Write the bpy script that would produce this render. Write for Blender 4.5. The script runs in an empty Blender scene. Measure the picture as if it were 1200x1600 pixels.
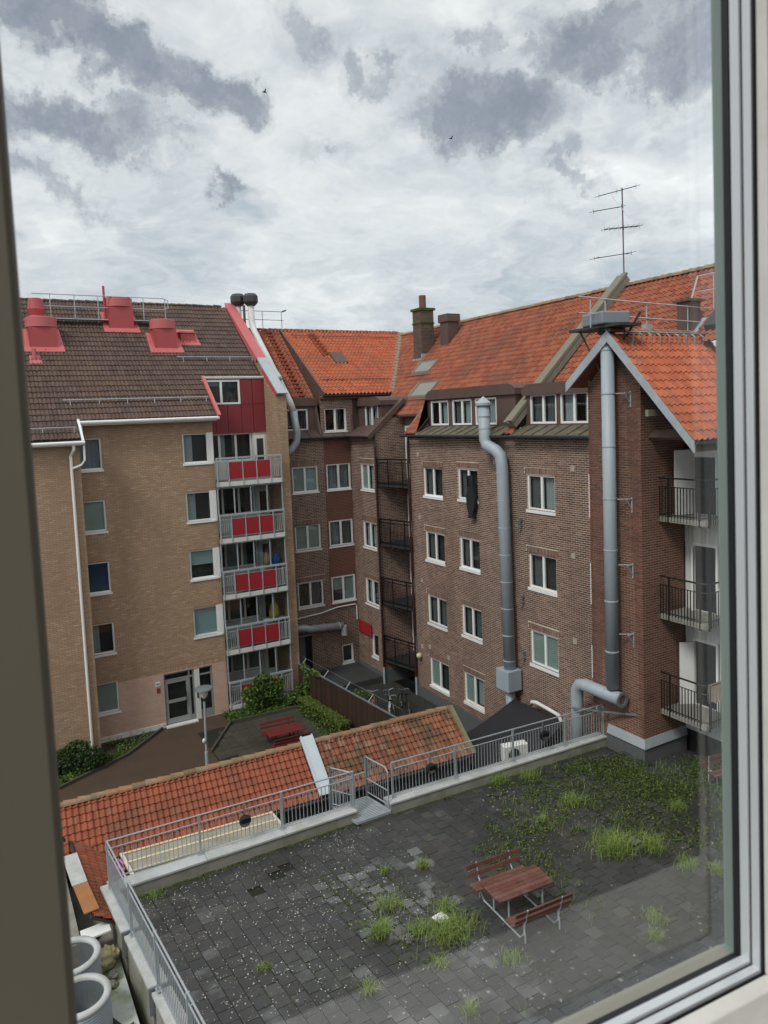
import bpy, bmesh, math, random
import numpy as np
from mathutils import Vector, Matrix
random.seed(7); rng = np.random.default_rng(7)
sc = bpy.context.scene
COL = sc.collection
V = Vector
# ------------------------------------------------------------------ camera, world, sun, exposure
CAMZ = 14.1
cam_d = bpy.data.cameras.new('camera'); cam = bpy.data.objects.new('camera', cam_d); COL.objects.link(cam)
CR = np.array([[0.86819634, -0.0754229, 0.49045541], [-0.49457393, -0.05106396, 0.86763419], [-0.04039489, -0.99584329, -0.08163574]])
m = Matrix.Identity(4)
for i in range(3):
    m[i][0] = CR[i][0]; m[i][1] = -CR[i][1]; m[i][2] = -CR[i][2]
m[0][3], m[1][3], m[2][3] = 0, 0, CAMZ
cam.matrix_world = m
cam_d.sensor_fit = 'VERTICAL'; cam_d.sensor_height = 36; cam_d.sensor_width = 27
cam_d.lens = 1158 / 1600 * 36
cam_d.shift_y = -0.035
cam_d.clip_start = 0.02; cam_d.clip_end = 1000
cam_d.dof.use_dof = True; cam_d.dof.focus_distance = 24; cam_d.dof.aperture_fstop = 9.5
sc.camera = cam

SUN_EL, SUN_AZ = math.radians(48), math.radians(205)      # azimuth from +X, counter-clockwise, of where the sun stands
world = bpy.data.worlds.new('World'); sc.world = world; world.use_nodes = True
nt = world.node_tree; nt.nodes.clear()
def N(nt, t, **kw):
    n = nt.nodes.new(t)
    for k, v in kw.items():
        if k in ('op', 'operation'): n.operation = v
        else: setattr(n, k, v)
    return n
def wmath(op, a, b=None, c=None, clamp=False, t=None):
    t = t or nt
    n = t.nodes.new('ShaderNodeMath'); n.operation = op; n.use_clamp = clamp
    for i, x in enumerate((a, b, c)):
        if x is None: continue
        if isinstance(x, (int, float)): n.inputs[i].default_value = x
        else: t.links.new(x, n.inputs[i])
    return n.outputs[0]
def wvec(op, a, b=None, t=None, scale=None):
    t = t or nt
    n = t.nodes.new('ShaderNodeVectorMath'); n.operation = op
    for i, x in enumerate((a, b)):
        if x is None: continue
        if isinstance(x, (tuple, list)): n.inputs[i].default_value = x
        else: t.links.new(x, n.inputs[i])
    if scale is not None: n.inputs['Scale'].default_value = scale
    return n.outputs['Value'] if op in ('DOT_PRODUCT', 'LENGTH') else n.outputs[0]
def wnoise(vec, scale, detail=6, rough=.55, t=None, col=False):
    t = t or nt
    n = t.nodes.new('ShaderNodeTexNoise'); n.inputs['Scale'].default_value = scale; n.inputs['Detail'].default_value = detail; n.inputs['Roughness'].default_value = rough
    t.links.new(vec, n.inputs['Vector'])
    return n.outputs['Color' if col else 'Fac']
def wramp(fac, stops, t=None, interp='LINEAR'):
    t = t or nt
    n = t.nodes.new('ShaderNodeValToRGB'); n.color_ramp.interpolation = interp
    e = n.color_ramp.elements
    while len(e) < len(stops): e.new(.5)
    for el, (p, c) in zip(e, stops):
        el.position = p; el.color = (*c, 1) if len(c) == 3 else c
    t.links.new(fac, n.inputs[0]); return n.outputs[0]
def wmix(fac, a, b, t=None, mode='MIX'):
    t = t or nt
    n = t.nodes.new('ShaderNodeMix'); n.data_type = 'RGBA'; n.blend_type = mode
    for sock, x in ((n.inputs[0], fac), (n.inputs[6], a), (n.inputs[7], b)):
        if isinstance(x, (int, float)): sock.default_value = x
        elif isinstance(x, tuple): sock.default_value = (*x, 1) if len(x) == 3 else x
        else: t.links.new(x, sock)
    return n.outputs[2]
def build_sky():
    tc = nt.nodes.new('ShaderNodeTexCoord'); d = tc.outputs['Generated']
    sky = nt.nodes.new('ShaderNodeTexSky'); sky.sky_type = 'NISHITA'; sky.sun_disc = False
    sky.sun_elevation = SUN_EL; sky.sun_rotation = math.pi / 2 - SUN_AZ
    # cloud sheet: direction projected on a plane overhead
    sx = nt.nodes.new('ShaderNodeSeparateXYZ'); nt.links.new(d, sx.inputs[0])
    zz = wmath('ADD', wmath('MAXIMUM', sx.outputs[2], 0.0), 0.22)
    cb = nt.nodes.new('ShaderNodeCombineXYZ')
    nt.links.new(wmath('DIVIDE', sx.outputs[0], zz), cb.inputs[0]); nt.links.new(wmath('DIVIDE', sx.outputs[1], zz), cb.inputs[1])
    p = cb.outputs[0]
    warp = wvec('SCALE', wvec('SUBTRACT', wnoise(p, 2.0, 4, .6, col=True), (.5, .5, .5)), scale=.9)
    pw = wvec('ADD', p, warp)
    sheet = wnoise(pw, 1.3, 9, .62)
    fine = wnoise(pw, 5.0, 8, .6)
    b = wmath('ADD', wmath('MULTIPLY', sheet, .75), wmath('MULTIPLY', fine, .25))
    # paler overhead, greyer and smoother towards the horizon
    b = wmath('ADD', b, wmath('MULTIPLY', wmath('SUBTRACT', wmath('MINIMUM', sx.outputs[2], .55), .22), .32))
    sheetc = wramp(b, [(.28, (3.5, 4.0, 4.6)), (.40, (4.6, 5.05, 5.45)), (.49, (6.0, 6.2, 6.5)), (.57, (7.2, 7.3, 7.4)), (.70, (9.0, 9.0, 9.05))])
    # the darker clouds under the sheet
    dw = wvec('SCALE', wvec('SUBTRACT', wnoise(d, 4.0, 9, .66, col=True), (.5, .5, .5)), scale=.30)
    dd = wvec('ADD', d, dw)
    tot = None
    for az, el, wa, we, tilt, k in CLOUDS:
        a, e = math.radians(az), math.radians(el)
        c = V((math.cos(e) * math.cos(a), math.cos(e) * math.sin(a), math.sin(e)))
        r = V((math.sin(a), -math.cos(a), 0)); u = r.cross(c)
        tl = math.radians(tilt); r, u = r * math.cos(tl) + u * math.sin(tl), u * math.cos(tl) - r * math.sin(tl)
        q = wvec('SUBTRACT', dd, tuple(c))
        x = wmath('DIVIDE', wvec('DOT_PRODUCT', q, tuple(r)), math.radians(wa)); y = wmath('DIVIDE', wvec('DOT_PRODUCT', q, tuple(u)), math.radians(we))
        f = wvec('DOT_PRODUCT', q, tuple(c))
        rr = wmath('ADD', wmath('MULTIPLY', x, x), wmath('MULTIPLY', y, y))
        mk = wmath('MULTIPLY', wmath('EXPONENT', wmath('MULTIPLY', rr, -.9)), k)
        tot = mk if tot is None else wmath('MAXIMUM', tot, mk)
    far = wmath('MULTIPLY', wmath('SUBTRACT', wnoise(wvec('ADD', p, (7.3, 1.1, 0)), 1.1, 7, .6), .52, clamp=True), 3.0, clamp=True)
    front = wmath('MULTIPLY', wmath('SUBTRACT', wvec('DOT_PRODUCT', d, (.49, .868, .08)), .45, clamp=True), 4.0, clamp=True)
    tot = wmath('MAXIMUM', tot, wmath('MULTIPLY', far, wmath('SUBTRACT', 1.0, front)))
    bil = wnoise(wvec('ADD', dd, (3.1, .7, 2.2)), 11, 10, .62)
    tex = wmath('ADD', tot, wmath('MULTIPLY', wmath('SUBTRACT', bil, .5), 1.15), clamp=True)
    dark = wramp(tex, [(.16, (0, 0, 0)), (.34, (.18,) * 3), (.52, (.62,) * 3), (.72, (.93,) * 3), (.9, (1,) * 3)], interp='EASE')
    inner = wramp(wnoise(dd, 14, 9, .65), [(.3, (2.2, 2.45, 2.95)), (.52, (2.85, 3.1, 3.6)), (.7, (4.2, 4.45, 4.85))])
    cl = wmix(dark, sheetc, inner)
    out = wmix(.93, sky.outputs[0], cl)
    bg = nt.nodes.new('ShaderNodeBackground'); bg.inputs[1].default_value = 0.1
    nt.links.new(out, bg.inputs[0])
    wo = nt.nodes.new('ShaderNodeOutputWorld'); nt.links.new(bg.outputs[0], wo.inputs[0])
# azimuth, elevation, half width, half height (degrees), tilt, density
CLOUDS = [(83.5, 26.6, 5.0, 2.2, -14, 1.0), (78.6, 24.3, 4.0, 1.9, -28, 1.0), (72.2, 22.9, 3.6, 1.7, -14, 1.0), (81.4, 20.0, 6.2, 1.9, -6, 1.0),
          (82.5, 16.4, 4.6, .9, -8, .6), (62.5, 26.3, 3.2, 2.0, -25, .6), (52.0, 20.6, 5.4, 2.6, 8, 1.0), (44.5, 25.0, 5.6, 3.0, 10, 1.0), (38.0, 23.8, 4.6, 3.6, -20, 1.0),
          (70.1, 16.5, 2.6, .75, -8, .85), (63.3, 19.7, 3.8, 1.0, -4, .4), (44.6, 17.0, 3.2, 1.3, -18, .6), (52.7, 24.2, 3.0, 1.2, 10, .6), (57.9, 23.0, 2.2, 1.0, -20, .55), (46.5, 14.3, 4.2, 1.1, -12, .4)]
build_sky()
sun_d = bpy.data.lights.new('sun', 'SUN'); sun = bpy.data.objects.new('sun', sun_d); COL.objects.link(sun)
sun_d.energy = 1.4; sun_d.angle = math.radians(15); sun_d.color = (1, .96, .9)
sd = V((math.cos(SUN_EL) * math.cos(SUN_AZ), math.cos(SUN_EL) * math.sin(SUN_AZ), math.sin(SUN_EL)))
sun.rotation_euler = sd.to_track_quat('Z', 'Y').to_euler(); sun.location = (0, 0, 60)
vs = sc.view_settings; vs.view_transform = 'Standard'; vs.look = 'None'; vs.gamma = 1; vs.exposure = 0.42; vs.use_curve_mapping = False
sc.cycles.max_bounces = 8; sc.cycles.transparent_max_bounces = 24; sc.cycles.use_denoising = True; sc.cycles.caustics_reflective = False

# ------------------------------------------------------------------ helpers
ORG = {}
def px(P):                                # picture coordinates (0..1 across, 0..1 down) of a world point, used only to pick which pieces show largest
    q = CR.T @ (np.asarray(P, float) - np.array([0, 0, CAMZ]))
    return (600 + 1158 * q[0] / q[2]) / 1200, (744 + 1158 * q[1] / q[2]) / 1600, q[2]
def thing(name, label, cat, loc, group=None):
    o = bpy.data.objects.new(name, None); COL.objects.link(o); o.location = loc; o.empty_display_size = .2
    o['label'] = label; o['category'] = cat
    if group: o['group'] = group
    ORG[o] = V(loc); return o
def tag(o, label=None, cat=None, group=None, kind=None):
    for k, v in (('label', label), ('category', cat), ('group', group), ('kind', kind)):
        if v: o[k] = v
    return o
class MB:
    def __init__(s): s.v = []; s.f = []; s.m = []; s.mi = 0
    def add(s, vs, fs):
        n = len(s.v); s.v.extend(tuple(x) for x in vs); s.f.extend(tuple(i + n for i in f) for f in fs); s.m.extend([s.mi] * len(fs)); return s
    def quad(s, *p): return s.add(p, [tuple(range(len(p)))])
    def obox(s, c, a, b, d):
        c, a, b, d = V(c), V(a), V(b), V(d)
        P = [c + a * i + b * j + d * k for i in (-1, 1) for j in (-1, 1) for k in (-1, 1)]
        return s.add(P, [(0, 1, 3, 2), (4, 6, 7, 5), (0, 4, 5, 1), (2, 3, 7, 6), (0, 2, 6, 4), (1, 5, 7, 3)])
    def box(s, x0, x1, y0, y1, z0, z1):
        return s.obox(((x0 + x1) / 2, (y0 + y1) / 2, (z0 + z1) / 2), ((x1 - x0) / 2, 0, 0), (0, (y1 - y0) / 2, 0), (0, 0, (z1 - z0) / 2))
    def beam(s, a, b, w, h, up=(0, 0, 1)):
        a, b = V(a), V(b); d = b - a; u = V(up)
        sd = d.cross(u)
        if sd.length < 1e-6: sd = d.cross(V((1, 0, 0)))
        sd.normalize(); uu = sd.cross(d).normalized()
        return s.obox((a + b) / 2, d / 2, sd * w / 2, uu * h / 2)
    def tube(s, pts, r, n=8, cap=True):
        pts = [V(p) for p in pts]; rs = r if isinstance(r, (list, tuple)) else [r] * len(pts)
        base = len(s.v); T = []
        for i in range(len(pts)):
            t = (pts[min(i + 1, len(pts) - 1)] - pts[max(i - 1, 0)]).normalized(); T.append(t)
        ref = V((0, 0, 1)) if abs(T[0].z) < .9 else V((1, 0, 0))
        x = T[0].cross(ref).normalized(); vs = []
        for i, p in enumerate(pts):
            x = (x - T[i] * x.dot(T[i])).normalized(); y = T[i].cross(x)
            for k in range(n):
                a = 2 * math.pi * k / n; vs.append(p + (x * math.cos(a) + y * math.sin(a)) * rs[i])
        fs = [(i * n + k, i * n + (k + 1) % n, (i + 1) * n + (k + 1) % n, (i + 1) * n + k) for i in range(len(pts) - 1) for k in range(n)]
        if cap: fs += [tuple(range(n))[::-1], tuple(range((len(pts) - 1) * n, len(pts) * n))]
        return s.add(vs, fs)
    def lathe(s, c, prof, n=16, axis=(0, 0, 1)):
        c = V(c); z = V(axis).normalized(); x = z.orthogonal().normalized(); y = z.cross(x)
        vs = [c + (x * math.cos(2 * math.pi * k / n) + y * math.sin(2 * math.pi * k / n)) * r + z * h for r, h in prof for k in range(n)]
        return s.add(vs, [(i * n + k, i * n + (k + 1) % n, (i + 1) * n + (k + 1) % n, (i + 1) * n + k) for i in range(len(prof) - 1) for k in range(n)])
    def prism(s, poly, d):                 # polygon (3-D points) pushed along d
        n = len(poly); P = [V(p) for p in poly]; d = V(d)
        fs = [tuple(range(n)), tuple(range(2 * n - 1, n - 1, -1))] + [(i, (i + 1) % n, n + (i + 1) % n, n + i) for i in range(n)]
        return s.add(P + [p + d for p in P], fs)
    def ico(s, c, r, sub=1):
        bm = bmesh.new(); bmesh.ops.create_icosphere(bm, subdivisions=sub, radius=1)
        c = V(c); rr = V(r) if isinstance(r, (tuple, list)) else V((r, r, r))
        s.add([c + V((v.co.x * rr.x, v.co.y * rr.y, v.co.z * rr.z)) for v in bm.verts], [tuple(v.index for v in f.verts) for f in bm.faces]); bm.free(); return s
    def build(s, name, mat, parent=None, smooth=False, label=None, cat=None, group=None, kind=None, bevel=0):
        mats = mat if isinstance(mat, (list, tuple)) else [mat]
        vv = np.array(s.v, dtype=float).reshape(-1, 3)
        if parent is not None: O = ORG[parent]
        else: O = V(((vv[:, 0].min() + vv[:, 0].max()) / 2, (vv[:, 1].min() + vv[:, 1].max()) / 2, vv[:, 2].min())) if kind != 'structure' else V((0, 0, 0))
        me = bpy.data.meshes.new(name); me.from_pydata((vv - np.array(O)).tolist(), [], s.f)
        for x in mats: me.materials.append(x)
        if len(mats) > 1: me.polygons.foreach_set('material_index', s.m)
        if smooth: me.polygons.foreach_set('use_smooth', [True] * len(me.polygons))
        o = bpy.data.objects.new(name, me); COL.objects.link(o); ORG[o] = O
        if parent is not None: o.parent = parent
        else: o.location = O
        if bevel:
            bv = o.modifiers.new('bevel', 'BEVEL'); bv.width = bevel; bv.segments = 2; bv.limit_method = 'ANGLE'; bv.angle_limit = math.radians(40)
        return tag(o, label, cat, group, kind)
def mesh_fast(name, verts, faces, mat, parent=None, kind=None, label=None, smooth=False):   # numpy arrays of equal-sided faces
    O = ORG[parent] if parent is not None else V((0, 0, 0))
    me = bpy.data.meshes.new(name); nv, nf, k = len(verts), len(faces), faces.shape[1]
    me.vertices.add(nv); me.vertices.foreach_set('co', (verts - np.array(O)).astype(np.float32).ravel())
    me.loops.add(nf * k); me.loops.foreach_set('vertex_index', faces.astype(np.int32).ravel())
    me.polygons.add(nf); me.polygons.foreach_set('loop_start', np.arange(0, nf * k, k, dtype=np.int32)); me.polygons.foreach_set('loop_total', np.full(nf, k, dtype=np.int32))
    me.polygons.foreach_set('use_smooth', np.full(nf, bool(smooth)))
    me.materials.append(mat); me.update(); me.validate()
    o = bpy.data.objects.new(name, me); COL.objects.link(o); ORG[o] = O
    if parent is not None: o.parent = parent
    return tag(o, label, None, None, kind)
def piece(name, me, M, parent):           # one of many alike pieces: shared mesh, own place
    o = bpy.data.objects.new(name, me); COL.objects.link(o); o.parent = parent
    o.matrix_local = Matrix.Translation(-ORG[parent]) @ M; return o
def raw_mesh(name, mb, mat, smooth=False):
    me = bpy.data.meshes.new(name); me.from_pydata([tuple(v) for v in mb.v], [], mb.f); me.materials.append(mat)
    if smooth: me.polygons.foreach_set('use_smooth', [True] * len(me.polygons))
    return me
def copy_thing(root, M, label=None):
    def cp(o, par):
        c = o.copy(); COL.objects.link(c)
        if par is not None: c.parent = par
        for ch in o.children: cp(ch, c)
        return c
    r = cp(root, None); r.matrix_world = M
    if label: r['label'] = label
    return r
# ------------------------------------------------------------------ materials
def mat(name, col, rough=.6, metal=0.0, var=.15, scale=3.0, bump=0.0, bscale=40, rnd=0.0, spec=.5, dirt=None, dscale=.8, damt=.5, ramp=None, hue=0, streak=0):
    m = bpy.data.materials.new(name); m.use_nodes = True; t = m.node_tree; b = t.nodes['Principled BSDF']
    b.inputs['Roughness'].default_value = rough; b.inputs['Metallic'].default_value = metal; b.inputs['Specular IOR Level'].default_value = spec
    g = t.nodes.new('ShaderNodeNewGeometry'); pos = g.outputs['Position']
    if streak:
        mp = t.nodes.new('ShaderNodeMapping'); mp.inputs['Scale'].default_value = (1, 1, 1 / streak); t.links.new(pos, mp.inputs[0]); pos2 = mp.outputs[0]
    else: pos2 = pos
    oi = t.nodes.new('ShaderNodeObjectInfo')
    r = wmath('FRACT', wmath('ADD', g.outputs['Random Per Island'], oi.outputs['Random'], t=t), t=t)
    if ramp: c = wramp(r, ramp, t=t)
    else:
        rg = t.nodes.new('ShaderNodeRGB'); rg.outputs[0].default_value = (*col, 1); c = rg.outputs[0]
    n = wnoise(pos2, scale, 6, .6, t=t)
    k = wmath('ADD', wmath('MULTIPLY', wmath('SUBTRACT', n, .5, t=t), 2 * var, t=t), 1.0, t=t)
    if rnd: k = wmath('MULTIPLY', k, wmath('ADD', wmath('MULTIPLY', wmath('SUBTRACT', r, .5, t=t), 2 * rnd, t=t), 1.0, t=t), t=t)
    cc = t.nodes.new('ShaderNodeCombineXYZ')
    for i in range(3): t.links.new(k, cc.inputs[i])
    c = wmix(1.0, c, cc.outputs[0], t=t, mode='MULTIPLY')
    if dirt:
        dn = wnoise(pos2, dscale, 8, .65, t=t)
        df = wmath('MULTIPLY', wmath('MULTIPLY', wmath('SUBTRACT', dn, .47, t=t), 6.0, clamp=True, t=t), damt, t=t)
        c = wmix(df, c, dirt, t=t)
    if hue:
        hs = t.nodes.new('ShaderNodeHueSaturation'); t.links.new(c, hs.inputs['Color'])
        t.links.new(wmath('ADD', .5, wmath('MULTIPLY', wmath('SUBTRACT', r, .5, t=t), hue, t=t), t=t), hs.inputs['Hue']); c = hs.outputs[0]
    t.links.new(c, b.inputs['Base Color'])
    if bump:
        bp = t.nodes.new('ShaderNodeBump'); bp.inputs['Strength'].default_value = bump; bp.inputs['Distance'].default_value = .01
        t.links.new(wnoise(pos, bscale, 5, .6, t=t), bp.inputs['Height']); t.links.new(bp.outputs[0], b.inputs['Normal'])
    return m
def leaf_mat(name, stops):
    m = mat(name, (0, 0, 0), .55, var=.3, scale=2.0, ramp=stops, hue=.03); t = m.node_tree; b = t.nodes['Principled BSDF']
    tr = t.nodes.new('ShaderNodeBsdfTranslucent'); mx = t.nodes.new('ShaderNodeMixShader'); mx.inputs[0].default_value = .3
    src = b.inputs['Base Color'].links[0].from_socket; t.links.new(src, tr.inputs[0])
    t.links.new(b.outputs[0], mx.inputs[1]); t.links.new(tr.outputs[0], mx.inputs[2]); t.links.new(mx.outputs[0], t.nodes['Material Output'].inputs[0]); return m
def glass_mat(name, tint=(.86, .9, .9), lo=.05, hi=.9):
    m = bpy.data.materials.new(name); m.use_nodes = True; t = m.node_tree; t.nodes.clear()
    tr = t.nodes.new('ShaderNodeBsdfTransparent'); tr.inputs[0].default_value = (*tint, 1)
    gl = t.nodes.new('ShaderNodeBsdfGlossy'); gl.inputs['Roughness'].default_value = .015
    g = t.nodes.new('ShaderNodeNewGeometry'); cs_ = wmath('ABSOLUTE', wvec('DOT_PRODUCT', g.outputs['Incoming'], g.outputs['Normal'], t=t), t=t)
    f = wmath('ADD', lo, wmath('MULTIPLY', wmath('POWER', wmath('SUBTRACT', 1.0, cs_, clamp=True, t=t), 5.0, t=t), hi, t=t), clamp=True, t=t)
    mx = t.nodes.new('ShaderNodeMixShader'); t.links.new(f, mx.inputs[0]); t.links.new(tr.outputs[0], mx.inputs[1]); t.links.new(gl.outputs[0], mx.inputs[2])
    o = t.nodes.new('ShaderNodeOutputMaterial'); t.links.new(mx.outputs[0], o.inputs[0]); return m
M = {}
M['brick_r'] = mat('red_brown_brick', 0, .85, var=.18, scale=6, bump=.25, ramp=[(0, (.098, .054, .043)), (.3, (.15, .082, .064)), (.65, (.20, .112, .086)), (.85, (.255, .15, .115)), (1, (.135, .085, .072))], dirt=(.075, .05, .043), dscale=.7, damt=.6, streak=5)
M['brick_d'] = mat('dark_red_brick', 0, .85, var=.15, scale=6, bump=.25, ramp=[(0, (.15, .06, .042)), (.5, (.19, .076, .05)), (1, (.16, .068, .05))], dirt=(.07, .036, .03), dscale=.5, damt=.3)
M['brick_t'] = mat('tan_brick', 0, .9, var=.12, scale=5, bump=.2, ramp=[(0, (.36, .245, .16)), (.3, (.41, .282, .187)), (.85, (.45, .31, .208)), (1, (.53, .385, .27))], dirt=(.31, .205, .132), dscale=.7, damt=.5, streak=6)
M['brick_p'] = mat('pink_painted_brick', 0, .8, var=.08, scale=3, bump=.2, ramp=[(0, (.56, .385, .30)), (1, (.63, .44, .355))], dirt=(.48, .32, .24), dscale=.7, damt=.4)
M['mortar_r'] = mat('pale_mortar', (.62, .51, .405), .95, var=.2, scale=4, dirt=(.37, .285, .225), dscale=.6, damt=.7, streak=4)
M['mortar_d'] = mat('grey_mortar', (.26, .16, .12), .95, var=.2, scale=4)
M['mortar_t'] = mat('tan_mortar', (.30, .20, .13), .95, var=.2, scale=4)
M['mortar_p'] = mat('pink_mortar', (.52, .35, .275), .95, var=.1)
M['white'] = mat('white_paint', (.86, .86, .85), .45, var=.04, scale=2, dirt=(.74, .74, .71), dscale=3, damt=.25)
M['offwhite'] = mat('off_white_panel', (.70, .71, .69), .6, var=.06, dirt=(.58, .58, .55), dscale=2, damt=.3)
M['tile_o'] = mat('orange_clay_tile', 0, .72, var=.2, scale=7, bump=.3, ramp=[(0, (.23, .058, .03)), (.35, (.31, .082, .04)), (.8, (.37, .115, .056)), (1, (.27, .10, .062))], dirt=(.13, .062, .042), dscale=.55, damt=.55)
M['tile_o2'] = mat('bright_clay_tile', 0, .7, var=.18, scale=7, bump=.3, ramp=[(0, (.37, .085, .036)), (.4, (.44, .108, .045)), (.85, (.49, .135, .056)), (1, (.30, .12, .075))], dirt=(.20, .08, .045), dscale=.5, damt=.4)
M['tile_s'] = mat('weathered_clay_tile', 0, .75, var=.3, scale=6, bump=.4, ramp=[(0, (.25, .062, .03)), (.5, (.295, .076, .036)), (.9, (.335, .093, .043)), (1, (.27, .10, .058))], dirt=(.13, .062, .038), dscale=.8, damt=.5)
M['tile_m'] = mat('mossy_clay_tile', 0, .85, var=.35, scale=6, bump=.4, ramp=[(0, (.17, .062, .034)), (.4, (.25, .085, .045)), (.8, (.30, .125, .07)), (1, (.26, .175, .115))], dirt=(.085, .07, .038), dscale=1.3, damt=.85)
M['ridge'] = mat('lichened_ridge_tile', 0, .9, var=.35, scale=9, bump=.4, ramp=[(0, (.20, .115, .07)), (.35, (.32, .22, .14)), (.7, (.36, .16, .085)), (1, (.27, .21, .125))], dirt=(.13, .12, .06), dscale=2, damt=.6)
M['tile_b'] = mat('brown_concrete_tile', 0, .8, var=.2, scale=6, bump=.3, ramp=[(0, (.078, .049, .041)), (.6, (.10, .062, .052)), (1, (.118, .074, .061))], dirt=(.15, .092, .052), dscale=.3, damt=.5, streak=3)
M['deck'] = mat('roof_underlay', (.04, .03, .028), .9)
M['redmetal'] = mat('red_painted_sheet', (.44, .075, .08), .5, var=.1, scale=2, dirt=(.37, .075, .075), dscale=1.2, damt=.35)
M['redmetal2'] = mat('pale_red_sheet', (.55, .14, .14), .5, var=.1, scale=2, dirt=(.46, .11, .11), dscale=1.2, damt=.4)
M['redpanel'] = mat('deep_red_panel', (.34, .02, .03), .5, var=.1, scale=1.5)
M['maroon'] = mat('maroon_cladding', (.235, .030, .040), .55, var=.12, scale=1.2)
M['brownmetal'] = mat('brown_sheet_metal', (.115, .072, .062), .55, var=.15, scale=2, dirt=(.085, .055, .047), dscale=1.5, damt=.5)
M['copper'] = mat('patinated_sheet', (.12, .098, .07), .6, var=.35, scale=4, dirt=(.165, .165, .11), dscale=2.5, damt=.7)
M['galv'] = mat('galvanised_steel', (.46, .51, .55), .45, .25, var=.18, scale=5, dirt=(.36, .40, .42), dscale=1.5, damt=.5)
M['duct'] = mat('duct_steel', (.37, .425, .475), .5, .0, var=.18, scale=3, dirt=(.29, .335, .38), dscale=1.2, damt=.35, streak=4)
M['steel'] = mat('dull_steel', (.30, .33, .35), .45, .6, var=.15, scale=6)
M['rail'] = mat('galvanised_rail', (.42, .46, .49), .4, .3, var=.15, scale=8)
M['black'] = mat('black_metal', (.012, .012, .013), .45, .2, var=.2)
M['dark'] = mat('dark_grey', (.035, .037, .04), .6, var=.2)
M['darkcap'] = mat('charcoal_cowl', (.05, .055, .062), .55, var=.2)
M['rustpipe'] = mat('dark_red_pipe', (.045, .014, .012), .5, var=.2)
M['coping'] = mat('stone_coping', (.24, .215, .175), .9, var=.25, scale=5, bump=.4, dirt=(.20, .19, .13), dscale=1.2, damt=.6)
M['concrete'] = mat('concrete', (.30, .29, .26), .9, var=.2, scale=4, bump=.3, dirt=(.14, .15, .09), dscale=1.1, damt=.6)
M['plinth'] = mat('grey_plinth', (.11, .115, .12), .85, var=.2, scale=3)
M['capstone'] = mat('pale_cap', (.52, .53, .53), .7, var=.15, scale=6, dirt=(.33, .35, .29), dscale=1.6, damt=.6)
M['glass'] = glass_mat('window_glass')
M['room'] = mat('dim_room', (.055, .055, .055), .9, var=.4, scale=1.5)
M['blind_g'] = mat('pale_green_blind', (.38, .45, .41), .8, var=.06)
M['blind_a'] = mat('aqua_blind', (.42, .55, .56), .8, var=.06)
M['blind_b'] = mat('blue_blind', (.030, .062, .16), .7, var=.1)
M['curtain'] = mat('pale_curtain', (.42, .45, .47), .9, var=.25, scale=9, streak=40)
M['curtain_d'] = mat('grey_curtain', (.14, .15, .155), .9, var=.3, scale=9, streak=40)
M['lace'] = mat('lace_curtain', (.27, .29, .33), .9, var=.5, scale=14)
M['wood_t'] = mat('red_brown_boards', 0, .5, var=.35, scale=9, bump=.3, ramp=[(0, (.10, .036, .028)), (.5, (.14, .05, .036)), (1, (.175, .075, .055))], dirt=(.24, .14, .11), dscale=2.5, damt=.35)
M['wood_r'] = mat('red_painted_boards', (.155, .018, .018), .55, var=.2, scale=5)
M['fence'] = mat('dark_brown_boards', 0, .7, var=.3, scale=5, bump=.3, ramp=[(0, (.030, .016, .011)), (1, (.055, .028, .018))], streak=6)
M['soil'] = mat('dark_soil', (.030, .023, .016), .95, var=.4, scale=3, bump=.5)
M['path'] = mat('brown_asphalt', (.074, .047, .031), .75, var=.18, scale=14, bump=.25, dirt=(.052, .035, .023), dscale=.6, damt=.6)
M['patio'] = mat('mossy_slab', 0, .8, var=.3, scale=5, bump=.4, ramp=[(0, (.048, .042, .034)), (1, (.066, .058, .046))], dirt=(.040, .046, .024), dscale=.7, damt=.6)
M['joint'] = mat('mossy_joint', (.014, .015, .009), .95, var=.5, scale=4, bump=.5, dirt=(.03, .045, .012), dscale=.6, damt=.6)
M['moss'] = mat('moss', 0, .95, var=.4, scale=6, ramp=[(0, (.035, .05, .012)), (1, (.075, .105, .02))])
M['asphalt'] = mat('asphalt', (.05, .05, .05), .85, var=.2, scale=4)
M['plaster'] = mat('pale_plaster', (.42, .40, .36), .9, var=.1)
M['bitumen'] = mat('white_flat_roof', (.60, .62, .60), .8, var=.3, scale=3, dirt=(.26, .31, .09), dscale=.9, damt=.9)
M['canopy'] = mat('beige_corrugated_sheet', (.33, .31, .25), .6, var=.18, scale=3, dirt=(.22, .21, .15), dscale=1.2, damt=.6)
M['rust'] = mat('rusty_sheet', (.36, .155, .06), .85, var=.25, scale=4)
M['foam'] = mat('yellow_foam', (.66, .60, .34), .9, var=.3, scale=5, bump=.6, dirt=(.24, .22, .10), dscale=2.5, damt=.6)
M['tarp'] = mat('black_awning', (.012, .012, .015), .5, var=.2, bump=.2, bscale=6)
M['yellow'] = mat('yellow_plastic', (.50, .37, .12), .6); M['blue'] = mat('blue_plastic', (.02, .09, .38), .5)
M['cream'] = mat('cream_lamp', (.62, .56, .38), .4)
M['cloth'] = mat('charcoal_cloth', (.014, .015, .02), .8, var=.3, bump=.4, bscale=12)
M['towel'] = mat('beige_towel', (.40, .34, .28), .9, var=.2)
M['bike_w'] = mat('white_bike_paint', (.6, .6, .6), .35); M['bike_r'] = mat('copper_bike_paint', (.25, .10, .07), .4); M['tyre'] = mat('rubber', (.012, .012, .012), .8)
M['magenta'] = mat('magenta_plastic', (.55, .16, .50), .6)
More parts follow.
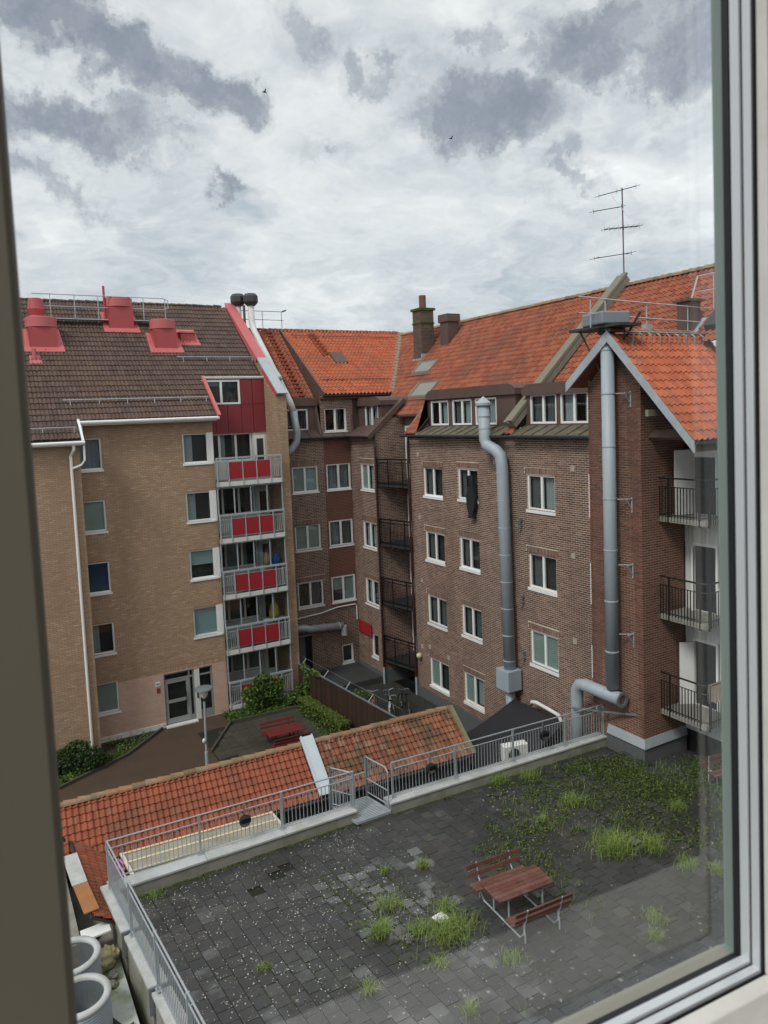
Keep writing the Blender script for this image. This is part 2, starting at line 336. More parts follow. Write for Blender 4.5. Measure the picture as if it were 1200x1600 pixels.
M['leaf'] = leaf_mat('garden_leaf', [(0, (.03, .07, .013)), (.4, (.07, .14, .022)), (.8, (.14, .24, .038)), (1, (.24, .33, .07))])
M['leaf_d'] = leaf_mat('dark_leaf', [(0, (.016, .042, .012)), (.5, (.03, .075, .016)), (1, (.06, .12, .022))])
M['leaf_h'] = leaf_mat('hedge_leaf', [(0, (.07, .11, .018)), (.5, (.13, .20, .03)), (1, (.21, .28, .05))])
M['weed'] = leaf_mat('weed_leaf', [(0, (.035, .055, .014)), (.4, (.07, .11, .022)), (.8, (.125, .19, .038)), (.92, (.20, .24, .06)), (1, (.19, .14, .06))])
M['grass'] = leaf_mat('grass_blade', [(0, (.15, .23, .05)), (.5, (.25, .36, .08)), (.85, (.34, .44, .12)), (1, (.45, .40, .2))])
M['stem'] = mat('bark', (.07, .05, .03), .9, var=.3)
def paver_mat():
    m = mat('wet_grey_paver', 0, .5, spec=.5, var=.22, scale=5, bump=.25, bscale=60, ramp=[(0, (.042, .043, .043)), (.45, (.050, .051, .051)), (.9, (.060, .061, .060)), (1, (.082, .083, .082))], dirt=(.024, .024, .023), dscale=.35, damt=.6)
    t = m.node_tree; b = t.nodes['Principled BSDF']; g = next(n for n in t.nodes if n.type == 'NEW_GEOMETRY'); pos = g.outputs['Position']
    wet = wmath('MULTIPLY', wmath('SUBTRACT', wnoise(pos, .42, 4, .55, t=t), .45, t=t), 5.0, clamp=True, t=t)
    fine = wnoise(pos, 3.5, 4, .6, t=t)
    r = wmath('ADD', wmath('SUBTRACT', .38, wmath('MULTIPLY', wet, .28, t=t), t=t), wmath('MULTIPLY', wmath('SUBTRACT', fine, .5, t=t), .4, t=t), clamp=True, t=t)
    oi = next(n for n in t.nodes if n.type == 'OBJECT_INFO'); rr = wmath('FRACT', wmath('ADD', g.outputs['Random Per Island'], oi.outputs['Random'], t=t), t=t)
    pn = wmath('ADD', wnoise(wvec('ADD', pos, (5.5, 3.3, 0.), t=t), .55, 4, .6, t=t), wmath('MULTIPLY', wmath('SUBTRACT', rr, .5, t=t), .10, t=t), t=t)
    pud = wmath('MULTIPLY', wmath('SUBTRACT', pn, .545, t=t), 12.0, clamp=True, t=t)      # standing water on some slabs
    t.links.new(pud, b.inputs['Coat Weight']); b.inputs['Coat Roughness'].default_value = .03; b.inputs['Coat IOR'].default_value = 1.7
    r = wmath('ADD', r, .12, t=t)
    t.links.new(wmath('MAXIMUM', r, .04, t=t), b.inputs['Roughness'])
    # pale lichen spots and litter
    base = b.inputs['Base Color'].links[0].from_socket
    vo = t.nodes.new('ShaderNodeTexVoronoi'); vo.inputs['Scale'].default_value = 6.5; t.links.new(wvec('ADD', pos, wvec('SCALE', wnoise(pos, 9, 3, .5, t=t, col=True), scale=.1, t=t), t=t), vo.inputs['Vector'])
    sp = t.nodes.new('ShaderNodeSeparateColor'); t.links.new(vo.outputs['Color'], sp.inputs[0])
    size = wmath('MULTIPLY', wmath('POWER', sp.outputs[0], 2.5, t=t), .30, t=t)
    zone = wmath('MULTIPLY', wmath('SUBTRACT', wnoise(pos, .3, 4, .6, t=t), .40, t=t), 6.0, clamp=True, t=t)
    spot = wmath('MULTIPLY', wmath('LESS_THAN', vo.outputs['Distance'], wmath('MULTIPLY', size, zone, t=t), t=t), .75, t=t)
    c = wmix(spot, base, (.30, .30, .27), t=t)
    gz = wmath('MULTIPLY', wmath('SUBTRACT', wnoise(wvec('ADD', pos, (31., 7., 0.), t=t), .5, 6, .65, t=t), .55, t=t), 4.0, clamp=True, t=t)
    c = wmix(wmath('MULTIPLY', gz, .45, t=t), c, (.04, .048, .02), t=t)
    t.links.new(c, b.inputs['Base Color']); return m
M['paver'] = paver_mat()
Z = V((0, 0, 1))
# ------------------------------------------------------------------ masonry, roofs, windows
def brick_wall(parent, o, ud, W, H, nrm, openings=(), soldiers=(), brick=None, mortar=None, name='brickwork', zones=(), top=None, n_ind=0, bl=.235, bh=.062, j=.019, reveal=.14, skip_back=False, bed=.005):
    o, ud, nrm = V(o), V(ud), V(nrm)
    brick, mortar = brick or M['brick_r'], mortar or M['mortar_r']
    rects = {0: []}; holes = list(openings) + list(soldiers)
    rows = int(H / (bh + j)) + 1
    for r in range(rows):
        v0, v1 = r * (bh + j), min(r * (bh + j) + bh, H)
        if v1 - v0 < .02: continue
        vc = (v0 + v1) / 2
        cut = sorted([(h[0], h[1]) for h in holes if h[2] < vc < h[3]])
        umin, umax = (0, W) if top is None else top(vc)
        iv, a = [], umin
        for c0, c1 in cut:
            if c0 > a: iv.append((a, min(c0, umax)))
            a = max(a, c1)
        if a < umax: iv.append((a, umax))
        off = (bl + j) / 2 * (r % 2)
        for a, b in iv:
            k = math.floor((a - off) / (bl + j))
            u = k * (bl + j) + off
            while u < b:
                s, e = max(u, a), min(u + bl, b)
                if e - s > .03: rects[0].append((s, e, v0, v1))
                u += bl + j
    for u0, u1, v0, v1 in soldiers:
        u = u0
        while u < u1 - .03:
            rects[0].append((u, min(u + bh, u1), v0 + .004, v1 - j)); u += bh + j
    R = np.array(rects[0]); 
    zi = np.zeros(len(R), int)
    for k, z in enumerate(zones):
        cu, cv = (R[:, 0] + R[:, 1]) / 2, (R[:, 2] + R[:, 3]) / 2
        zi[(cu > z[0]) & (cu < z[1]) & (cv > z[2]) & (cv < z[3])] = k + 1
    mats = [brick] + [z[4] for z in zones]
    no, nu, nn = np.array(o), np.array(ud), np.array(nrm)
    def make(R, mt, nm, kind):
        n = len(R); j1 = rng.uniform(-.0015, .003, n) * bed / .005
        out = np.zeros((n, 8, 3))
        for k, (a, b, d) in enumerate([(0, 2, 0), (1, 2, 0), (1, 3, 0), (0, 3, 0), (0, 2, 1), (1, 2, 1), (1, 3, 1), (0, 3, 1)]):
            out[:, k] = no + R[:, a, None] * nu + R[:, b, None] * np.array([0, 0, 1.]) + (np.where(d, -.012, j1))[:, None] * nn
        f = np.array([[0, 1, 2, 3], [0, 4, 5, 1], [1, 5, 6, 2], [2, 6, 7, 3], [3, 7, 4, 0]])
        F = (np.arange(n) * 8)[:, None, None] + f[None]
        mesh_fast(nm, out.reshape(-1, 3), F.reshape(-1, 4), mt, parent, kind)
    ind = np.zeros(len(R), bool)
    if n_ind:
        C = no + ((R[:, 0] + R[:, 1]) / 2)[:, None] * nu + ((R[:, 2] + R[:, 3]) / 2)[:, None] * np.array([0, 0, 1.])
        ok = (R[:, 1] - R[:, 0] > bl - .002) & (zi == 0); d = np.linalg.norm(C - np.array([0, 0, CAMZ]), axis=1)
        for i in np.argsort(d):
            if ind.sum() >= n_ind: break
            x, y, z = px(C[i])
            if ok[i] and .03 < x < .93 and .02 < y < .98: ind[i] = True
        b = MB(); b.obox((0, 0, -.004), (bl / 2, 0, 0), (0, bh / 2, 0), (0, 0, .008)); me = raw_mesh('brick', b, brick)
        rot = Matrix((ud, Z, nrm)).transposed().to_4x4()
        for i in np.where(ind)[0]: piece('brick', me, Matrix.Translation(C[i] + nn * rng.uniform(-.001, .005)) @ rot, parent)
    for k, mt in enumerate(mats):
        S = R[(zi == k) & ~ind]
        if len(S): make(S, mt, name, 'stuff')
    # mortar bed and the reveals of the openings
    if skip_back: return
    us = sorted({0, W, *[x for h in openings for x in h[:2]], *[x for z in zones for x in z[:2]]}); vs_ = sorted({0, H, *[x for h in openings for x in h[2:4]], *[x for z in zones for x in z[2:4]]})
    b = MB(); mm = [mortar] + [z[5] for z in zones if len(z) > 5]
    P = lambda u, v, d: o + ud * u + Z * v - nrm * d
    for a, c in zip(us, us[1:]):
        for e, g in zip(vs_, vs_[1:]):
            cu, cv = (a + c) / 2, (e + g) / 2
            if any(h[0] < cu < h[1] and h[2] < cv < h[3] for h in openings): continue
            b.mi = 0
            for k, z in enumerate(zones):
                if len(z) > 5 and z[0] < cu < z[1] and z[2] < cv < z[3]: b.mi = 1 + k
            if top is not None:
                (a0, a1), (b0, b1) = top(e), top(g)
                q = [max(a, a0), min(c, a1), min(c, b1), max(a, b0)]
                if q[1] <= q[0] and q[2] <= q[3]: continue
                b.quad(P(q[0], e, bed), P(max(q[0], q[1]), e, bed), P(max(q[2], q[3]), g, bed), P(q[3], g, bed))
            else: b.quad(P(a, e, bed), P(c, e, bed), P(c, g, bed), P(a, g, bed))
    b.mi = 0
    for u0, u1, v0, v1 in [h[:4] for h in openings]:
        for A, B in (((u0, v0), (u1, v0)), ((u1, v0), (u1, v1)), ((u1, v1), (u0, v1)), ((u0, v1), (u0, v0))):
            b.quad(P(*A, bed), P(*B, bed), P(*B, reveal), P(*A, reveal))
    b.build('wall', mm, parent)
def fbox(mb, o, ud, nrm, u0, u1, v0, v1, d0, d1):
    o, ud, nrm = V(o), V(ud), V(nrm)
    return mb.obox(o + ud * (u0 + u1) / 2 + Z * (v0 + v1) / 2 - nrm * (d0 + d1) / 2, ud * (u1 - u0) / 2, Z * (v1 - v0) / 2, nrm * (d1 - d0) / 2)
def window(parent, o, ud, nrm, u0, u1, v0, v1, cov=('none', 'none'), sill=True, d=.06, fr=.075, mt=None, sillh=.09, label=None, split=None, roomd=1.3, name='window'):
    mt = mt or M['white']; n = len(cov); b = MB(); F = lambda *a: fbox(b, o, ud, nrm, *a)
    F(u0, u1, v0, v0 + fr, d, d + .08); F(u0, u1, v1 - fr, v1, d, d + .08)
    F(u0, u0 + fr, v0 + fr, v1 - fr, d, d + .08); F(u1 - fr, u1, v0 + fr, v1 - fr, d, d + .08)
    ed = [u0 + fr] + [u0 + (u1 - u0) * k / n if split is None else u0 + split[k - 1] for k in range(1, n)] + [u1 - fr]
    for k in range(1, n): F(ed[k] - .055, ed[k] + .055, v0 + fr, v1 - fr, d + .002, d + .078)
    w = b.build(name, mt, parent, label=label)
    for k in range(n):
        a, c = ed[k] + (.055 if k else 0), ed[k + 1] - (.055 if k < n - 1 else 0)
        b = MB(); fbox(b, o, ud, nrm, a, c, v0 + fr, v1 - fr, d + .045, d + .055); b.build('pane', M['glass'], w)
        kd = cov[k]
        if kd in ('none',): continue
        b = MB()
        if kd.startswith('half'):
            fbox(b, o, ud, nrm, a, a + (c - a) * .36, v0 + fr, v1 - fr, d + .15, d + .17); b.build('curtain', M['curtain'], w)
        elif kd.startswith('curt') or kd == 'lace':
            seg = 9; pts = [(a + (c - a) * i / seg, d + .16 + (.025 if i % 2 else 0)) for i in range(seg + 1)]
            for (x0, e0), (x1, e1) in zip(pts, pts[1:]):
                P = lambda x, v, e: V(o) + V(ud) * x + Z * v - V(nrm) * e
                b.quad(P(x0, v0 + fr, e0), P(x1, v0 + fr, e1), P(x1, v1 - fr, e1), P(x0, v1 - fr, e0))
            b.build('curtain', M['lace' if kd == 'lace' else 'curtain_d' if kd == 'curtd' else 'curtain'], w)
        else:
            lo = v0 + fr + (.0 if kd[-1] != '2' else (v1 - v0) * .42)
            fbox(b, o, ud, nrm, a, c, lo, v1 - fr, d + .09, d + .1); b.build('blind', M['blind_' + kd[6]], w)
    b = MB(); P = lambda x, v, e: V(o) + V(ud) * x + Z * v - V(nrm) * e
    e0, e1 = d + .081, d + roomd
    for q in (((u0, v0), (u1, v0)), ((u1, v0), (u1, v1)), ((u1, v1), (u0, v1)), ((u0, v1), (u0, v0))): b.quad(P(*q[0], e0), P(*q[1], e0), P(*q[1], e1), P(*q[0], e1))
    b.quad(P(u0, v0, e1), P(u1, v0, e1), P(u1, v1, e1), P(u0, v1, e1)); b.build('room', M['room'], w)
    if sill:
        b = MB(); fbox(b, o, ud, nrm, u0 - .04, u1 + .04, v0 - sillh, v0, -.045, d + .02); b.build('sill', mt, w)
    return w
def inpoly(poly, x, y):
    c = False; j = len(poly) - 1
    for i in range(len(poly)):
        (xi, yi), (xj, yj) = poly[i], poly[j]
        if (yi > y) != (yj > y) and x < (xj - xi) * (y - yi) / (yj - yi) + xi: c = not c
        j = i
    return c
PROF = [(0, .012), (.12, .042), (.27, .055), (.42, .042), (.56, .010), (.74, -.004), (.9, .006), (1.04, .020)]
PROF_B = [(0, .004), (.1, .03), (.22, .036), (.36, .028), (.46, .002), (.56, .004), (.66, .03), (.8, .034), (.92, .026), (1.03, .002)]
def tile_mesh(w, c, mt, prof=PROF, amp=1.0, lip=.042):
    b = MB(); n = len(prof)
    vs_ = [((u - .5) * w, c * .56, h * amp) for u, h in prof] + [((u - .5) * w, -c * .56, h * amp + lip) for u, h in prof] + [((u - .5) * w, -c * .56, h * amp) for u, h in prof]
    b.add(vs_, [(r * n + i, r * n + i + 1, (r + 1) * n + i + 1, (r + 1) * n + i) for r in (0, 1) for i in range(n - 1)])
    return b
def tile_roof(parent, o, ud, sd, poly, w, c, mt, n_ind=0, prof=PROF, amp=1.45, back=True, jit=.006, name='roof_tile'):
    """tiles on the plane through o spanned by ud (along the eave) and sd (up the slope); poly in (u, s)."""
    o, ud, sd = V(o), V(ud).normalized(), V(sd).normalized(); nn = ud.cross(sd)
    if nn.z < 0: nn = -nn
    b = tile_mesh(w, c, mt, prof, amp); tv = np.array([tuple(v) for v in b.v]); tf = np.array(b.f)
    R = Matrix((ud, sd, nn)).transposed()
    us, ss = [p[0] for p in poly], [p[1] for p in poly]
    cs = []
    for jj in range(int(min(ss) / c) - 1, int(max(ss) / c) + 2):
        for i in range(int(min(us) / w) - 1, int(max(us) / w) + 2):
            u, s = (i + .5) * w, (jj + .5) * c
            if inpoly(poly, u, s): cs.append((u, s))
    C = np.array([tuple(o + ud * u + sd * s) for u, s in cs])
    ind = np.zeros(len(C), bool)
    if n_ind:
        for i in np.argsort(np.linalg.norm(C - np.array([0, 0, CAMZ]), axis=1)):
            if ind.sum() >= n_ind: break
            x, y, z = px(C[i])
            if .03 < x < .935 and .01 < y < .99: ind[i] = True
        me = raw_mesh(name, b, mt)
        for i in np.where(ind)[0]:
            rj = Matrix.Rotation(rng.normal(0, .012), 3, nn) @ Matrix.Rotation(rng.normal(0, .010), 3, ud)
            piece(name, me, Matrix.Translation(V(C[i]) + nn * rng.uniform(0, jit)) @ (rj @ R).to_4x4(), parent)
    S = C[~ind]
    if len(S):
        n = len(S); Rn = np.array(R)
        vv = tv @ Rn.T
        tw = rng.normal(0, .010, n); tilt = rng.normal(0, .008, n)
        out = vv[None] + S[:, None] + (rng.uniform(0, jit, n)[:, None] + tv[None, :, 0] * tw[:, None] + tv[None, :, 1] * tilt[:, None])[..., None] * np.array(nn)[None, None]
        F = (np.arange(n) * len(tv))[:, None, None] + tf[None]
        mesh_fast(name if not n_ind else name + 's', out.reshape(-1, 3), F.reshape(-1, 4), mt, parent, 'stuff')
    if back:
        b = MB(); b.prism([o + ud * u + sd * s - nn * .012 for u, s in poly], -nn * .06); b.build('roof_deck', M['deck'], parent)
    return nn
def ridge_tiles(parent, a, b, r, mt, L=.34, n_seg=6, name='ridge_tile'):
    a, b = V(a), V(b); d = (b - a); n = int(d.length / L); d.normalize(); sdv = d.cross(Z).normalized(); up = sdv.cross(d)
    mb = MB(); vs_ = []
    for x, rr in ((-.5, 1.12), (.56, .84)):
        for k in range(n_seg + 1):
            t = math.pi * k / n_seg; vs_.append((x * L, math.cos(t) * r * rr, math.sin(t) * r * rr * .8))
    m1 = n_seg + 1; mb.add(vs_, [(k, k + 1, m1 + k + 1, m1 + k) for k in range(n_seg)] + [tuple(range(m1))])
    me = raw_mesh(name, mb, mt, False); R = Matrix((d, sdv, up)).transposed()
    for i in range(n):
        p = a + d * (i + .5) * L
        x, y, z = px(p)
        if x < -.05 or x > 1.0: continue
        piece(name, me, Matrix.Translation(p + up * rng.uniform(-.01, .012)) @ (Matrix.Rotation(rng.normal(0, .03), 3, up) @ R).to_4x4(), parent)
def leaves(name, mt, pts, size, parent=None, label=None, cat=None, group=None, kind=None, asp=1.6, up=.5):
    """small pointed leaf faces at the given points (n,3)"""
    n = len(pts); a = rng.normal(size=(n, 3)); a[:, 2] *= .6; a /= np.linalg.norm(a, axis=1)[:, None]
    c = rng.normal(size=(n, 3)); c[:, 2] += up * 2; b = np.cross(a, c); b /= np.linalg.norm(b, axis=1)[:, None]
    s = size * rng.uniform(.6, 1.3, n)[:, None]; nrm = np.cross(a, b)
    P0 = pts - a * s * asp / 2; P2 = pts + a * s * asp / 2; P1 = pts + b * s / 2 + nrm * s * .12 - a * s * .1; P3 = pts - b * s / 2 + nrm * s * .12 - a * s * .1
    vv = np.stack([P0, P1, P2, P3], 1).reshape(-1, 3); F = np.arange(n * 4).reshape(-1, 4)
    o = mesh_fast(name, vv, F, mt, parent, kind, label)
    if parent is None:
        c0 = vv.mean(0); c0[2] = vv[:, 2].min(); me = o.data; me.transform(Matrix.Translation(-V(c0))); o.location = c0; ORG[o] = V(c0)
    return tag(o, None, cat, group)
def blob_pts(n, blobs):
    out = []; w = np.array([b[3] * b[4] * b[5] for b in blobs]); w = w / w.sum()
    for b, k in zip(blobs, w):
        m_ = max(3, int(n * k)); d = rng.normal(size=(m_, 3)); d /= np.linalg.norm(d, axis=1)[:, None]
        r = rng.uniform(.35, 1.0, m_) ** .5; out.append(np.array(b[:3]) + d * r[:, None] * np.array(b[3:6]))
    return np.concatenate(out)
def blades(name, mt, base, hgt, spread, parent=None, w=.012):
    """curved grass blades, two quads each, from base points (n,3)"""
    n = len(base); a = rng.uniform(0, 2 * math.pi, n); lean = rng.uniform(.1, 1, n) * spread; h = hgt * rng.uniform(.45, 1.1, n)
    dx, dy = np.cos(a), np.sin(a); sx, sy = -dy * w / 2, dx * w / 2; z0 = np.zeros(n)
    side = np.stack([sx, sy, z0], 1); dr = np.stack([dx, dy, z0], 1)
    p0 = base; p1 = base + dr * (lean * h * .35)[:, None] + np.stack([z0, z0, h * .6], 1); p2 = base + dr * (lean * h)[:, None] + np.stack([z0, z0, h * (1 - .35 * lean)], 1)
    vv = np.stack([p0 - side, p0 + side, p1 + side * .8, p1 - side * .8, p2 + side * .15, p2 - side * .15], 1).reshape(-1, 3)
    F = (np.arange(n) * 6)[:, None, None] + np.array([[0, 1, 2, 3], [3, 2, 4, 5]])[None]
    return mesh_fast(name, vv, F.reshape(-1, 4), mt, parent)
# ================================================================== tan brick block (left)
X_, Y_ = V((1, 0, 0)), V((0, 1, 0))
L = thing('apartment_block', 'tan brick apartment block with brown tiled roof and red balcony panels', 'apartment block', (9, 36, 0))
nS = (0, -1, 0); nW = (-1, 0, 0)
LS = [12.13, 9.39, 6.64, 3.88, 1.17]
op = [(.06, 1.06, z + .1, z + 1.5) for z in LS] + [(4.62, 5.92, z + .1, z + 1.5) for z in LS[:4]] + [(3.07, 5.37, .02, 2.5)]
oL = (4.23, 34.5, 0)
brick_wall(L, oL, X_, 6.07, 14.25, nS, op, soldiers=[(3.0, 5.45, 2.55, 2.8)], brick=M['brick_t'], mortar=M['mortar_t'], bed=.0026, zones=[(0, 6.07, 0, 2.55, M['brick_p'], M['mortar_p'])], n_ind=120)
brick_wall(L, (-3, 33.3, 0), X_, 7.23, 13.5, nS, brick=M['brick_t'], mortar=M['mortar_t'], bed=.0026)
b = MB(); b.box(4.05, 4.222, 33.32, 34.5, 0, 13.5); b.build('corner_return', M['mortar_t'], L)
brick_wall(L, (13.6, 34.5, 0), X_, .52, 15.3, nS, brick=M['brick_t'], mortar=M['mortar_t'], bed=.0026)
tp = lambda v: (0 if v < 15.25 else (v - 15.25) / .74, 1.72)
brick_wall(L, (13.6, 34.5, 0), Y_, 1.72, 16.45, nW, brick=M['brick_t'], mortar=M['mortar_t'], bed=.0026, top=tp)
b = MB(); b.box(13.62, 14.11, 34.52, 46, 0, 15.25); b.prism([(13.62, 34.52, 15.25), (13.62, 46, 15.25), (13.62, 41.7, 20.55)], (.49, 0, 0)); b.build('gable_wall', M['mortar_t'], L)
b = MB(); b.box(-3, 10.29, 34.9, 46, 0, 13.9); b.box(10.3, 13.6, 36.6, 46, 0, 16); b.build('core', M['room'], L)
b = MB(); b.box(4.3, 7.25, 34.44, 34.52, -.05, .2); b.build('white_plinth', mat('peeling_white_plinth', (.72, .70, .66), .8, dirt=(.30, .25, .2), dscale=2.5, damt=.7), L)
covs = [('lace',), ('blind_g',), ('blind_b',), ('halfc',), ('blind_g',)]
wl = ['top window with white zigzag patterned curtain', None, 'window with a blue blind', None, None]
for k, z in enumerate(LS): window(L, oL, X_, nS, .06, 1.06, z + .1, z + 1.5, covs[k], label=wl[k])
cov2 = [('halfc',), ('halfd',), ('blind_a2',), ('blind_a',)]
for k, z in enumerate(LS[:4]):
    w = window(L, oL, X_, nS, 4.62, 5.92, z + .1, z + 1.5, cov2[k], split=None)
    b = MB(); fbox(b, oL, X_, nS, 5.74, 6.06, z + .02, z + 1.5, -.012, .05); b.build('side_board', M['white'], w)
# entrance
b = MB(); F = lambda *a: fbox(b, oL, X_, nS, *a)
F(3.07, 3.14, 0, 2.5, .06, .14); F(3.14, 4.5, 2.43, 2.5, .06, .14); F(3.14, 4.5, 2.12, 2.2, .06, .14); F(4.22, 4.29, 0, 2.43, .062, .138); F(4.42, 4.5, 0, 2.43, .062, .138)
F(4.74, 5.37, 2.43, 2.5, .06, .14); F(4.74, 5.37, 2.1, 2.17, .06, .14); F(5.29, 5.37, 0, 2.43, .062, .138); F(4.74, 5.29, .02, .4, .07, .13); F(4.29, 4.42, .02, .3, .07, .13)
en = b.build('entrance_frame', mat('grey_door_frame', (.26, .27, .27), .5), L, label='grey framed glazed entrance door with side light')
b = MB(); F(4.5, 4.74, 0, 2.5, .02, .2); b.build('post', M['offwhite'], en)
b = MB(); F(4.58, 4.64, 1.05, 1.35, -.02, .02); b.build('intercom', M['black'], en)
b = MB(); F(3.14, 3.24, .05, 2.12, .07, .12); F(4.1, 4.22, .05, 2.12, .07, .12); F(3.24, 4.1, .05, .32, .07, .12); F(3.24, 4.1, 2.0, 2.12, .07, .12); F(3.24, 4.1, 1.05, 1.2, .07, .12)
dr = b.build('door', mat('grey_door', (.30, .31, .31), .5), en)
b = MB(); F(4.06, 4.09, .9, 1.5, .0, .03); b.build('handle', M['black'], en)
b = MB(); F(3.24, 4.1, .32, 1.05, .09, .1); F(3.24, 4.1, 1.2, 2.0, .09, .1); F(3.14, 4.22, 2.2, 2.43, .09, .1); F(4.29, 4.42, .3, 2.43, .09, .1); F(4.74, 5.29, .4, 2.1, .09, .1); F(4.74, 5.29, 2.17, 2.43, .09, .1); b.build('pane', M['glass'], en)
b = MB()
for q in (((3.07, 0), (5.37, 0)), ((5.37, 0), (5.37, 2.5)), ((5.37, 2.5), (3.07, 2.5)), ((3.07, 2.5), (3.07, 0))):
    P = lambda x, v, e: V(oL) + X_ * x + Z * v + Y_ * e
    b.quad(P(*q[0], .15), P(*q[1], .15), P(*q[1], 2), P(*q[0], 2))
b.quad(P(3.07, 0, 2), P(5.37, 0, 2), P(5.37, 2.5, 2), P(3.07, 2.5, 2)); b.build('hall', M['room'], en)
b = MB(); F(3.02, 4.5, -.02, .06, -.28, .02); b.build('threshold', M['offwhite'], en)
b = MB(); fbox(b, oL, X_, nS, 2.68, 2.9, 2.02, 2.22, -.03, .0)
pl = b.build('number_plate', M['white'], L)
cu = bpy.data.curves.new('house_number', 'FONT'); cu.body = '84'; cu.size = .15; cu.extrude = .003; cu.align_x = 'CENTER'; cu.align_y = 'CENTER'
cu.materials.append(M['black']); to = bpy.data.objects.new('house_number', cu); COL.objects.link(to); bpy.context.view_layer.update(); me_ = bpy.data.meshes.new_from_object(to.evaluated_get(bpy.context.evaluated_depsgraph_get())); bpy.data.objects.remove(to); to = bpy.data.objects.new('house_number', me_); COL.objects.link(to); to.parent = pl; to.matrix_local = Matrix.Translation(V((4.23 + 2.79, 34.464, 2.12)) - ORG[L]) @ Matrix.Rotation(math.pi / 2, 4, 'X')
b = MB(); fbox(b, oL, X_, nS, 2.72, 2.88, 1.7, 1.92, -.03, .0); b.build('door_sign', mat('dull_red_sign', (.22, .06, .055), .6), L)
# recess: back wall, balconies
pz, st = 11.06, 2.72
b = MB()
for k in range(5):
    z = pz + .18 - st * k
    b.box(10.3, 13.6, 36.2, 36.3, z, z + .85); b.box(10.3, 13.6, 36.2, 36.3, z + 2.3, z + 2.54); b.box(12.85, 13.6, 36.2, 36.3, z + .85, z + 2.3)
b.build('recess_wall', M['offwhite'], L)
for k in range(5):
    z = pz + .18 - st * k
    window(L, (10.3, 36.3, 0), X_, nS, 0, 2.55, z + .85, z + 2.3, [('none', 'halfc', 'none'), ('curtd', 'none', 'curtd'), ('none', 'curt', 'halfc'), ('blind_g', 'curt', 'none'), ('curt', 'blind_g', 'curt')][k], sill=False, d=.02, fr=.1, name='balcony_window')
    b = MB(); b.box(12.95, 13.5, 36.16, 36.198, z, z + 2.1); d_ = b.build('balcony_door', M['white'], L)
    b = MB(); b.box(13.05, 13.4, 36.145, 36.158, z + .8, z + 1.95); b.build('pane', M['dark'], d_)
b = MB(); b.box(10.305, 10.32, 34.6, 36.2, 0, 14.2); b.build('recess_side', M['brick_t'], L)
for k in range(5):
    z = pz - st * k
    b = MB(); b.box(10.32, 13.59, 34.28, 36.19, z, z + .17); ba = b.build('balcony', M['concrete'], L)
    b = MB(); b.box(10.3, 13.6, 34.22, 34.279, z - .02, z + .19); b.build('slab_edge', M['offwhite'], ba)
    b = MB()
    b.box(10.3, 13.6, 34.2, 34.3, z + 1.28, z + 1.36); b.box(10.3, 13.6, 34.23, 34.27, z + 1.1, z + 1.14); b.box(10.3, 13.6, 34.23, 34.27, z + .3, z + .34)
    for x in (10.33, 10.88, 11.58, 12.28, 13.0, 13.56): b.box(x - .022, x + .022, 34.19, 34.28, z - .03, z + 1.28)
    b.build('railing', M['galv'], ba)
    b = MB()
    for x in [10.33 + .1 * i for i in range(1, 6)] + [13.0 + .1 * i for i in range(1, 6)]: b.box(x - .012, x + .012, 34.23, 34.26, z + .3, z + 1.12)
    b.build('railing_bars', M['galv'], ba)
    for x in (10.88, 11.58, 12.29):
        b = MB(); b.box(x + .02, x + .69, 34.22, 34.245, z + .32, z + 1.12); b.build('panel', M['redpanel'], ba)
    if k >= 1:
        b = MB()
        for x in (10.32, 11.12, 11.95, 12.78, 13.57): b.box(x - .025, x + .025, 34.3, 34.36, z + 1.36, z + st)
        b.box(10.3, 13.6, 34.3, 34.36, z + st - .09, z + st - .01); b.build('glazing_frame', M['galv'], ba)
        for x in ((10.35, 11.09), (11.98, 12.75), (12.81, 13.54))[0 if k > 1 else 1:]:
            b = MB(); b.box(*x, 34.325, 34.335, z + 1.37, z + st - .1); b.build('pane', M['glass'], ba)
def bag(x, y, z, w, h, mt, label):
    t = thing('bag', label, 'bag', (x, y, z)); b = MB()
    b.lathe((x, y, z), [(w * .3, 0), (w * .5, h * .06), (w * .55, h * .35), (w * .42, h * .75), (w * .2, h)], 10); b.build('sack', mt, t, True)
    b = MB(); b.tube([(x - w * .15, y, z + h), (x - w * .1, y, z + h * 1.3), (x + w * .1, y, z + h * 1.3), (x + w * .15, y, z + h)], .015, 5); b.build('strap', mt, t)
bag(13.22, 34.7, pz + .18 - st * 2 + 1.1, .42, .55, M['blue'], 'blue bag in the glazed balcony, third from the top')
bag(12.75, 34.75, pz + .18 - st * 2 + 1.15, .38, .6, mat('tan_sack', (.36, .25, .13), .8), 'tan sack beside the blue bag in the glazed balcony')
bag(13.0, 34.8, pz + .18 - st * 3 + 1.1, .5, .8, M['yellow'], 'yellow bag hanging in the glazed balcony, second from the ground')
for zz in (pz + .17 - st * 2, pz + .17 - st * 3):     # low shelf the bags stand on
    t = thing('balcony_shelf', 'pale shelf unit under the %s bag in a glazed balcony' % ('blue' if zz > 4.5 else 'yellow'), 'shelf', (12.95, 34.8, zz))
    b = MB(); b.box(12.45, 13.5, 34.5, 35.1, zz + 1.05, zz + 1.1); b.build('shelf_top', M['offwhite'], t)
    b = MB()
    for x in (12.47, 13.43):
        for y in (34.52, 35.05): b.box(x, x + .05, y, y + .05, zz, zz + 1.05)
    b.build('leg', M['offwhite'], t)
